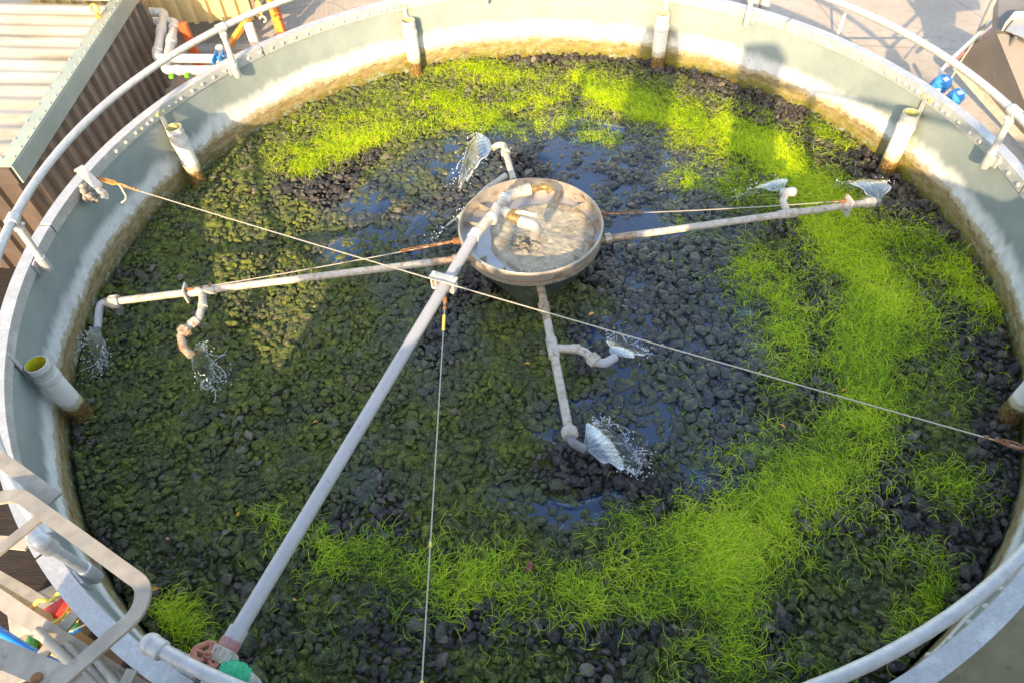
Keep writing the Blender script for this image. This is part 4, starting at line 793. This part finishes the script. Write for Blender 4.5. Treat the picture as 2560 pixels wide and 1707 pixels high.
b = MB(); b.box((xs-.03, yf-.01, (GROUND+ZS)/2-.02), (.08, .08, ZS-GROUND-.04)); b.build('corner_post', 'brownsheet', shed)
b = MB(); fh = .135; b.box((xs, (yn+yf)/2+.9, ZS+fh/2), (.014, yf-yn+1.8, fh)); b.box((xs-.058, (yn+yf)/2+.9, ZS+fh+.004), (.12, yf-yn+1.8, .012)); b.build('flashing', 'flash', shed)
slope = math.tan(math.radians(5)); b = MB(); far = yf+1.8
yv = U(275, 0, ZS+.15).y
corr(b, (xs-.10, yn, ZS+fh-.035), (0, yv-yn, 0), (-4, 0, 4*slope), 13, (slope, 0, 1), .022, 'sine'); b.build('roof', 'roof', shed, ang=50)
b = MB(); b.prism([(xs-.1, yv-.02, ZS+fh+.012), (xs-4.1, yv-.02, ZS+fh+.012+4*slope), (xs-4.1, yv+.14, ZS+fh+.012+4*slope), (xs-.1, yv+.14, ZS+fh+.012)], (0, 0, .02)); b.build('verge', 'flash', shed, smooth=False)
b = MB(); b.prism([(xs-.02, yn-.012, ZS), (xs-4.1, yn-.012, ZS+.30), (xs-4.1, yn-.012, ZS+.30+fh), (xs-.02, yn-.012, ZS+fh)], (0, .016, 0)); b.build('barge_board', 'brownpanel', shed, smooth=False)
for k in range(22):
    y = yn+.1+k*(yv-yn-.15)/21
    MB().ball((xs-.02, y, ZS+fh+.012), .009, 4).build('screw', 'whitebolt', shed); 
    if k % 2 == 0: MB().ball((xs-.105, y, ZS+fh+.014), .009, 4).build('screw', 'whitebolt', shed)
ec = U(241, 30, ZS+.19); b = MB(); b.tube([ec+Vector((.032*math.cos(a_), 0, .03+.032*math.sin(a_))) for a_ in [2*PI*i/20 for i in range(20)]], .010, 8, closed=True); b.lathe(ec-Vector((0, 0, .05)), (0, 0, 1), [(0, .03), (.01, .03), (.011, .012), (.055, .012)], 10); b.build('lifting_eye', 'orangepaint', shed)

# white pipes beside the shed
ZP = -.42
wp_ = thing('drain_pipes', 'pair of white plastic pipes with elbows running from the shed to the tank', 'pipes', tuple(U(480, 155, GROUND)))
def P3(px, py): return U(px, py, ZP)
A1 = [P3(330, 31), P3(412, 32), P3(391, 146), P3(660, 149)]; A2 = [P3(330, 49), P3(436, 50), P3(410, 171), P3(600, 171)]
for Pts in (A1, A2):
    Pts = [p_ if Pts is A1 else p_+Vector((0, 0, -.02)) for p_ in Pts]
    pp = MB().tube(fillet(Pts, .07, 8), .040, 16).build('pipe', 'pvc_white', wp_)
    for i in (1, 2):
        for sgn, o_ in ((1, i+1), (-1, i-1)):
            dd_ = (Pts[o_]-Pts[i]).normalized(); collar(Pts[i]+dd_*.13, dd_, .047, .05, 'pvc_white', 'socket', pp)
    m_ = Pts[1].lerp(Pts[2], .42); collar(m_, Pts[2]-Pts[1], .050, .12, 'pvc_white', 'coupling', pp)
bc = thing('pipe_clamp', 'blue plastic clamp holding the white pipes at the tank rim', 'clamp', tuple(P3(552, 158)))
q_ = P3(551, 158); b = MB(); b.box(q_+Vector((-.03, 0, .05)), (.012, .20, .06)); b.box(q_+Vector((.03, 0, .05)), (.012, .20, .06)); b.box(q_+Vector((0, 0, .055)), (.06, .05, .012)); b.lathe(q_+Vector((.03, 0, .06)), (1, 0, 0), [(0, .014), (.02, .014), (.022, .005)], 8); b.build('clip', 'blue', bc)
gcp = thing('pipe_clip', 'lime green clip under the lower white pipe', 'clip', tuple(P3(447, 182))); q_ = P3(447, 178); b = MB(); b.box(q_+Vector((-.07, -.03, -.03)), (.04, .05, .03)); b.build('jaw', 'green', gcp); MB().box(q_+Vector((.07, -.03, -.03)), (.04, .05, .03)).build('jaw', 'green', gcp)

# mustard cabinet on painted legs behind the tank
YB = 4.2
cab = thing('raised_cabinet', 'mustard corrugated cabinet on orange and red steel legs behind the tank', 'cabinet', (UY(550, 150, YB).x, YB, GROUND))
pl_, pr_ = UY(350, 62, YB), UY(642, 46, YB); zt = pl_.z
b = MB(); corr(b, (pl_.x-1.0, YB, pr_.z), (pr_.x-pl_.x+1.0, 0, 0), (0, 0, 2.2), 15, (0, -1, 0), .05); b.build('front_sheet', 'yellowsheet', cab, ang=20)
b = MB(); b.prism([(pl_.x-1, YB+.005, pr_.z), (pr_.x, YB+.005, pr_.z), (pr_.x, YB+.005, pr_.z+2.2), (pl_.x-1, YB+.005, pr_.z+2.2)], (0, 1.6, 0)); b.build('body', 'yellowsheet', cab, smooth=False)
b = MB(); b.box((pr_.x+.03, YB-.01, pr_.z+1.1), (.05, .09, 2.2)); b.build('corner_trim', 'brownsheet', cab)
def leg(px, ztop, mat, lab=None, w=.085):
    g = U(*px, GROUND); o = MB().box((g.x, g.y, (ztop+GROUND)/2), (w, w*.8, ztop-GROUND)).build('leg', mat, cab)
    MB().box((g.x, g.y, GROUND+.012), (w*2, w*1.8, .024)).build('foot_plate', mat, o)
    if lab: o['label'] = lab
    return g
zl = pr_.z-.004
gg = U(516, 206, GROUND); g1 = leg((516, 206), UY(448, 58, gg.y).z, 'redpaint', 'red painted leg'); g2 = leg((648, 142), zl+.06, 'creampaint', 'cream leg with orange chips')
b = MB(); b.tube([UY(622, 44, g2.y+.05), UY(548, 150, g2.y+.05)], .035, 4); b.build('brace', 'orangepaint', cab, smooth=False)
g3 = U(709, 100, GROUND)
stn = thing('red_stand', 'red and orange steel post standing right of the mustard cabinet', 'post', tuple(g3))
MB().box((g3.x, g3.y, GROUND+.75), (.10, .085, 1.5)).build('post', 'redpaint', stn); MB().box((g3.x, g3.y, GROUND+.012), (.22, .20, .024)).build('foot_plate', 'redpaint', stn); MB().box((g3.x-.003, g3.y-.044, GROUND+.36), (.085, .010, .5)).build('orange_patch', 'orangepaint', stn)
hk = thing('hanging_hook', 'yellow pulley block hanging on a chain left of the red post', 'hook', tuple(UY(648, 30, 4.0)))
q_ = UY(648, 20, 4.0); b = MB(); b.ball(q_, .05, 8, (.7, .5, 1.5)); b.build('block', 'yellow', hk); b = MB()
for k in range(10): b.tube([q_+Vector((.012*math.cos(a_)*(k % 2), .012*math.cos(a_)*(1-k % 2), .11+.05*k+.03*math.sin(a_))) for a_ in [2*PI*i/10 for i in range(10)]], .006, 6, closed=True)
b.build('chain', 'castiron', hk); b = MB(); b.tube([q_+Vector((.03*math.sin(a_), 0, -.12-.03*math.cos(a_))) for a_ in [i*.45 for i in range(11)]], .010, 8); b.build('hook', 'cream', hk)
gtr = thing('floor_channel', 'low grey steel channel lying on the ground behind the white pipes', 'channel', tuple(U(560, 110, GROUND)))
c1, c2 = U(455, 122, GROUND+.06), U(700, 104, GROUND+.06); b = MB(); dd_ = (c2-c1); b.prism([c1, c2, c2+Vector((0, .07, 0)), c1+Vector((0, .07, 0))], (0, 0, -.058)); b.build('bar', 'galv', gtr, smooth=False); b = MB(); c3 = U(425, 165, GROUND+.06); b.prism([c1, c1+Vector((.07, 0, 0)), c3+Vector((.07, 0, 0)), c3], (0, 0, -.05)); b.build('return_bar', 'galv', gtr, smooth=False)
stb = thing('pipe_stub', 'short cream capped stub pipe behind the upper white pipe', 'pipe', tuple(U(555, 148, -.6))); q_ = U(556, 140, -.6); MB().lathe(q_-Vector((0, 0, .3)), (0, 0, 1), [(0, .034), (.34, .034), (.35, .03)], 14).build('stub', 'creampaint', stb); MB().lathe(q_+Vector((0, 0, .05)), (0, 0, 1), [(0, .04), (.04, .04), (.05, .03)], 14).build('cap', 'pvc_white', stb)

# grey pipe bend and stake behind the back rim
pb = thing('pipe_bend', 'grey pipe bend with a thick collar just behind the back rim', 'pipe', tuple(U(1875, 25, -.5)))
q_ = U(1874, 12, -.35); MB().lathe(q_-Vector((0, 0, .5)), (0, 0, 1), [(0, .07), (.48, .07), (.482, .085), (.60, .085), (.602, .07), (.9, .07)], 18).build('riser', 'pvc_grey', pb)
MB().tube(fillet([q_+Vector((-.35, .05, -.02)), q_+Vector((-.12, .0, .02)), q_+Vector((0, 0, -.15))], .12), .05, 14).build('bend', 'pvc_grey', pb); MB().tube(fillet([q_+Vector((.02, .1, .25)), q_+Vector((.15, .02, .1)), q_+Vector((.15, 0, -.4))], .1), .05, 14).build('bend', 'pvc_grey', pb)
sk = thing('stake', 'thin rusty white stake standing on the slab behind the rim', 'stake', tuple(U(2091, 95, GROUND+.1))); q_ = U(2091, 95, GROUND+.1); MB().tube([q_-Vector((0, 0, .02)), q_+Vector((.01, 0, .30))], .014, 8).build('rod', 'creampaint', sk); MB().tube([q_+Vector((.01, 0, .29)), q_+Vector((.012, 0, .35))], .016, 8).build('tip', 'castiron', sk)

# ------------------------------------------------------------------ steel hopper and valves at the right
hp = thing('steel_hopper', 'dull stainless hopper with sloping side panels at the upper right', 'hopper', tuple(U(2520, 200, GROUND)))
def H(px, py, z): return U(px, py, z)
a_, b_, c_, d_, e_ = H(2496, 68, -.10), H(2398, 152, -.62), H(2468, 232, -.72), H(2640, 420, -.85), H(2700, 170, -.2)
b = MB(); nn = (b_-a_).cross(c_-a_).normalized(); nn = nn if nn.z > 0 else -nn
b.prism([a_, b_, c_, d_, e_], -nn*.03); b.build('side_panel', 'hopper', hp, smooth=False)
b = MB(); g1, g2, g3 = H(2398, 150, -.60), H(2470, 232, -.70), H(2650, 430, -.83); 
b.prism([g1, g2, g3, g3+Vector((-.05, -.04, -.06)), g2+Vector((-.05, -.04, -.06)), g1+Vector((-.05, -.04, -.06))], nn*.025); b.build('edge_flange', 'barcream', hp, smooth=False)
b = MB(); w1, w2, w3, w4 = H(2493, 78, -.05), H(2500, -60, .1), H(2720, -60, .1), H(2720, 60, -.05); b.prism([w1, w2, w3, w4], (0, .04, -.05)); b.build('upper_panel', 'hopper', hp, smooth=False)
def onpanel(px, py):
    r_ = ray(px, py); return CAM+r_*((a_-CAM).dot(nn)/r_.dot(nn))+nn*.006
b = MB(); r1, r2 = onpanel(2478, 178), onpanel(2540, 92); b.tube([r1, r2], [.006, .016], 8); b.build('stiffener', 'steel', hp)
TF = [H(2519, 56, .06), H(2541, 30, .06), H(2660, 28, .06)]
for A_, B_ in ((0, 1), (1, 2)):
    b = MB(); d_ = TF[B_]-TF[A_]; b.prism([TF[A_], TF[B_], TF[B_]+Vector((0, 0, -.07)), TF[A_]+Vector((0, 0, -.07))], Vector((0, 0, 1)).cross(d_).normalized()*.012); b.build('top_frame', 'bracket', hp, smooth=False)
b = MB(); b.prism([TF[0]+Vector((.01, -.01, -.055)), TF[1]+Vector((0, -.02, -.055)), TF[2]+Vector((0, -.02, -.055)), H(2660, 130, .0)], (0, 0, -.01)); b.build('top_frame', 'steel', hp, smooth=False)
for k, (px, py, lab) in enumerate(((2352, 212, 'upper blue valve actuator with white label fed by a white conduit'), (2386, 246, 'lower blue valve actuator nearer the guard rail'))):
    q_ = U(px, py, -.28); va = thing('valve_actuator', lab, 'actuator', tuple(q_-Vector((0, 0, .1))), 'blue valve actuators behind the rim')
    R = Matrix.Rotation(.5, 3, 'Z')@Matrix.Rotation(.35, 3, 'X'); b = MB(); n_ = 8; s_ = .075 if k == 0 else .066; ring = []
    for zz, sc in ((-.06, .8), (-.045, 1), (.03, 1), (.055, .78)):
        ring.append([q_+R@Vector((s_*sc*math.cos(2*PI*(i+.5)/n_)*1.05, s_*sc*math.sin(2*PI*(i+.5)/n_)*.9, zz)) for i in range(n_)])
    Vs = sum(ring, []); F = [tuple(range(n_-1, -1, -1)), tuple(3*n_+i for i in range(n_))]+[(r_*n_+i, r_*n_+(i+1) % n_, (r_+1)*n_+(i+1) % n_, (r_+1)*n_+i) for r_ in range(3) for i in range(n_)]
    b.add(Vs, F); b.build('housing', 'blue', va, ang=25)
    MB().box(q_+R@Vector((.0, .0, .058)), (.05, .035, .006), M=R).build('label_plate', 'bluetrim', va); MB().lathe(q_+R@Vector((0, 0, -.05)), R@Vector((0, 0, -1)), [(0, .03), (.1, .03)], 10).build('stem', 'steel', va); MB().lathe(q_+R@Vector((-.06, -.03, 0)), R@Vector((-1, -.4, 0)), [(0, .018), (.015, .018), (.016, .008)], 10).build('indicator', 'pvc_white', va)
cdt = thing('conduit', 'white conduit rising from the upper blue actuator past the hopper', 'conduit', tuple(U(2350, 195, -.3)))
MB().tube(fillet([U(2350, 197, -.27), U(2352, 178, -.24), U(2375, 152, -.24), U(2490, 45, -.2), U(2560, -20, -.2)], .1), .015, 10).build('tube', 'pvc_white', cdt)
cp2 = thing('purple_pipe', 'thin mauve pipe running beside the conduit towards the hopper', 'pipe', tuple(U(2375, 160, -.5))); MB().tube([U(2370, 165, -.5), U(2490, 66, -.5)], .016, 10).build('tube', 'redring', cp2)
ap = thing('stay_pole', 'pale diagonal pole with rusty top crossing in front of the hopper', 'pole', tuple(U(2438, 100, -.4))); p1_, p2_ = U(2440, 98, -.4), U(2488, -8, .2); MB().tube([p1_, p2_, p2_+(p2_-p1_)*.4], .022, 10).build('pole', 'pvc_white', ap); MB().tube([p2_, p2_+(p2_-p1_)*.401], .0228, 10).build('rusty_top', 'rustorange', ap); MB().ball(p1_, .035, 6).build('joint', 'barsteel', ap)
rp = thing('rope', 'thin tan rope hanging from the pale pole to the lower actuator', 'rope', tuple(U(2372, 200, -.35))); MB().tube([p1_, U(2405, 150, -.36), U(2374, 204, -.33)], .007, 6).build('strand', 'cream', rp)
bp_ = thing('support_bracket', 'thin tan framed bracket beside the lower blue actuator', 'bracket', tuple(U(2395, 225, -.45))); b = MB(); x1, x2, x3, x4 = U(2378, 208, -.42), U(2386, 206, -.42), U(2408, 240, -.42), U(2402, 246, -.42); b.prism([x1, x2, x3, x4], (0, 0, -.03)); b.build('plate', 'barcream', bp_, smooth=False)

# ------------------------------------------------------------------ access ladder top and clutter at the lower left
def flatbar(b, pts, w, t, up=Vector((0, 0, 1))):
    P = [Vector(p_) for p_ in pts]; V = []
    for i, p_ in enumerate(P):
        a = P[max(i-1, 0)]; c_ = P[min(i+1, len(P)-1)]; d_ = (c_-a).normalized(); s_ = d_.cross(up).normalized()
        V += [p_-s_*w/2, p_+s_*w/2, p_+s_*w/2-up*t, p_-s_*w/2-up*t]
    F = [(0, 1, 2, 3), tuple(len(V)-4+k for k in (3, 2, 1, 0))]
    for i in range(len(P)-1):
        for k in range(4): F.append((i*4+k, i*4+(k+1) % 4, i*4+4+(k+1) % 4, i*4+4+k))
    b.add(V, F); return b
ZH = .72
def L3(px, py, z=ZH): return U(px, py, z)
lad = thing('access_platform', 'weathered flat-bar hoop and cream steel frame of the access platform at the lower left', 'platform', tuple(U(60, 1600, GROUND)))
b = MB(); flatbar(b, fillet([L3(-260, 1480), L3(-120, 1260), L3(45, 1234), L3(200, 1345), L3(362, 1463), L3(345, 1530), L3(140, 1706), L3(60, 1790)], .10, 8), .046, .012); b.build('hoop', 'barsteel', lad, ang=30)
b = MB(); flatbar(b, [L3(-160, 1030, ZH-.03), L3(0, 1147, ZH-.03), L3(136, 1245, ZH-.03)], .050, .012); b.build('hoop_back', 'barsteel', lad, ang=30)
b = MB(); flatbar(b, [L3(-40, 1402, ZH-.014), L3(108, 1284, ZH-.014)], .036, .010); b.build('cross_bar', 'barsteel', lad, ang=30)
b = MB(); flatbar(b, [L3(-60, 1607, ZH-.016), L3(150, 1695, ZH-.016), L3(230, 1745, ZH-.016)], .070, .014); b.build('bottom_bar', 'barsteel', lad, ang=30); MB().lathe(L3(92, 1695, ZH-.014), (0, 0, 1), [(0, .016), (.006, .016), (.012, .006)], 10).build('bolt', 'rust', lad)
ZL = -.15
b = MB(); flatbar(b, [L3(-60, 1455, ZL), L3(70, 1545, ZL), L3(330, 1710, ZL), L3(420, 1760, ZL)], .064, .012); s0 = b.build('stringer', 'barcream', lad, ang=30)
b = MB(); flatbar(b, [L3(-40, 1395, ZL-.02), L3(0, 1352, ZL-.02), L3(70, 1358, ZL-.02)], .06, .012); b.build('stringer', 'barcream', lad, ang=30)
b = MB(); flatbar(b, [L3(75, 1672, ZL-.02), L3(190, 1528, ZL-.02)], .05, .012); b.build('tread', 'barcream', lad, ang=30)
for (A_, B_) in (((93, 1575), (240, 1720)), ((165, 1610), (300, 1760)), ((232, 1640), (300, 1720)), ((280, 1675), (330, 1730))):
    MB().tube([L3(*A_, ZL+.02), L3(*B_, ZL+.10)], .019, 10).build('rung', 'barcream', lad)
b = MB(); flatbar(b, [L3(-40, 1700, ZL), L3(40, 1688, ZL), L3(100, 1668, ZL)], .06, .012); b.build('tread', 'barcream', lad, ang=30)
b = MB(); flatbar(b, [L3(300, 1730, .2), L3(330, 1672, .2)], .04, .012); b.build('stay', 'barsteel', lad)
for px, py in ((-20, 1470), (70, 1560)):
    q_ = L3(px, py, ZL-.02); MB().box((q_.x, q_.y, (q_.z+GROUND)/2), (.05, .05, q_.z-GROUND)).build('leg', 'barcream', lad)
bpv = thing('blue_pipe', 'bright blue water pipe passing under the access platform', 'pipe', tuple(L3(80, 1620, -.3))); MB().tube(fillet([L3(-80, 1520, -.30), L3(0, 1580, -.30), L3(80, 1630, -.31), L3(165, 1672, -.33), L3(260, 1740, -.35)], .3), .020, 12).build('tube', 'bluepipe', bpv)
gw = thing('earth_wire', 'yellow-green earth wire looping out below the rim', 'wire', tuple(L3(110, 1500, -.2)))
MB().tube(fillet([L3(86, 1512, -.25), L3(96, 1497, -.22), L3(125, 1503, -.22), L3(150, 1478, -.18)], .05), .009, 8).build('wire', 'yellow', gw); MB().tube(fillet([L3(175, 1515, -.3), L3(160, 1540, -.32), L3(118, 1566, -.33)], .05), .008, 8).build('wire', 'yellow', gw); MB().lathe(L3(86, 1512, -.25), L3(76, 1520, -.25)-L3(86, 1512, -.25), [(0, .012), (.04, .016), (.05, .008)], 8).build('lug', 'brass', gw)
tw = thing('string', 'thin pale string hanging across the gap beside the rim', 'string', tuple(L3(180, 1570, -.25))); MB().tube(fillet([L3(140, 1576, -.28), L3(176, 1577, -.27), L3(214, 1560, -.2)], .04), .0035, 6).build('strand', 'cream', tw)
jb = thing('cable_tray', 'tangle of red, green and yellow cables and plastic fittings below the platform', 'cables', tuple(L3(120, 1620, -.7)))
for (pts, mt, r) in (([(75, 1640), (85, 1590), (140, 1545)], 'greenwire', .03), ([(95, 1550), (125, 1548)], 'greenwire', .022), ([(150, 1575), (195, 1560)], 'greenwire', .018), ([(165, 1585), (200, 1570)], 'bluepipe', .014), ([(172, 1565), (182, 1535)], 'yellow', .012), ([(186, 1563), (194, 1540)], 'yellow', .012), ([(150, 1625), (180, 1640)], 'red', .03), ([(85, 1610), (95, 1640)], 'red', .022), ([(100, 1600), (115, 1620)], 'rustorange', .016), ([(70, 1655), (110, 1640)], 'yellow', .018)):
    MB().tube(fillet([L3(x, y, -.72+random.uniform(-.05, .05)) for x, y in pts], .05), r, 8).build('cable', mt, jb)
MB().box(L3(152, 1520, -.62), (.13, .07, .06), .6).build('red_casing', 'red', jb); MB().lathe(L3(128, 1662, -.72), (0, 0, 1), [(0, .05), (.03, .055), (.035, .02)], 16).build('yellow_cap', 'yellow', jb); MB().lathe(L3(104, 1658, -.74), (0, 0, 1), [(0, .045), (.03, .05), (.035, .02)], 16).build('yellow_cap', 'yellow', jb)
kb = thing('timber', 'pale timber batten lying in the dark under the platform', 'timber', tuple(L3(60, 1500, -.9))); b = MB(); flatbar(b, [L3(-20, 1437, -.85), L3(55, 1480, -.85), L3(125, 1525, -.85)], .075, .05); b.build('batten', 'barsteel', kb); 
kb = thing('timber', 'grey timber block under the earth wire', 'timber', tuple(L3(100, 1535, -.9))); b = MB(); b.box(L3(97, 1532, -.9), (.26, .2, .09), .5); b.build('block', 'barsteel', kb)

# ------------------------------------------------------------------ unseen building added behind the camera, shaped to shade the tank
sb_ = thing('shade_building', 'unseen flat-roofed block added close behind the near rim to shade the tank', 'building', (0, -5.5, GROUND))
HT = 1.10
fp = [(-2.45, -3.42), (-.05, -3.42), (-.05, -9), (-2.9, -9), (-2.75, -5)]; fp2 = [(-.048, -3.44), (6.5, -3.44), (6.5, -9), (-.048, -9)]
b = MB(); b.prism([(x, y, GROUND) for x, y in fp], (0, 0, HT-GROUND)); b.build('wall', 'brick', sb_, smooth=False)
b = MB(); b.prism([(x, y, GROUND) for x, y in fp2], (0, 0, 1.24-GROUND)); b.build('taller_shade_block', 'brick', sb_, smooth=False)  # taller block added to shade the right side of the tank
MB().box((-.80, -4.35, HT+.76), (.34, .3, 1.52)).build('shadow_box', 'galv', sb_); MB().box((.04, -4.6, 1.24+.67), (.30, .3, 1.34)).build('shadow_box', 'galv', sb_)  # unseen boxes added to cast shadows in place of a standing person
b = MB(); b.tube([(-1.4, -4.2, HT+1.2), (1.6, -5.1, HT+1.2)], .03, 8); b.tube([(-1.4, -4.2, HT), (-1.4, -4.2, HT+1.2)], .03, 8); b.tube([(.45, -4.75, HT), (.45, -4.75, HT+1.2)], .03, 8); b.build('roof_rail', 'rail', sb_)
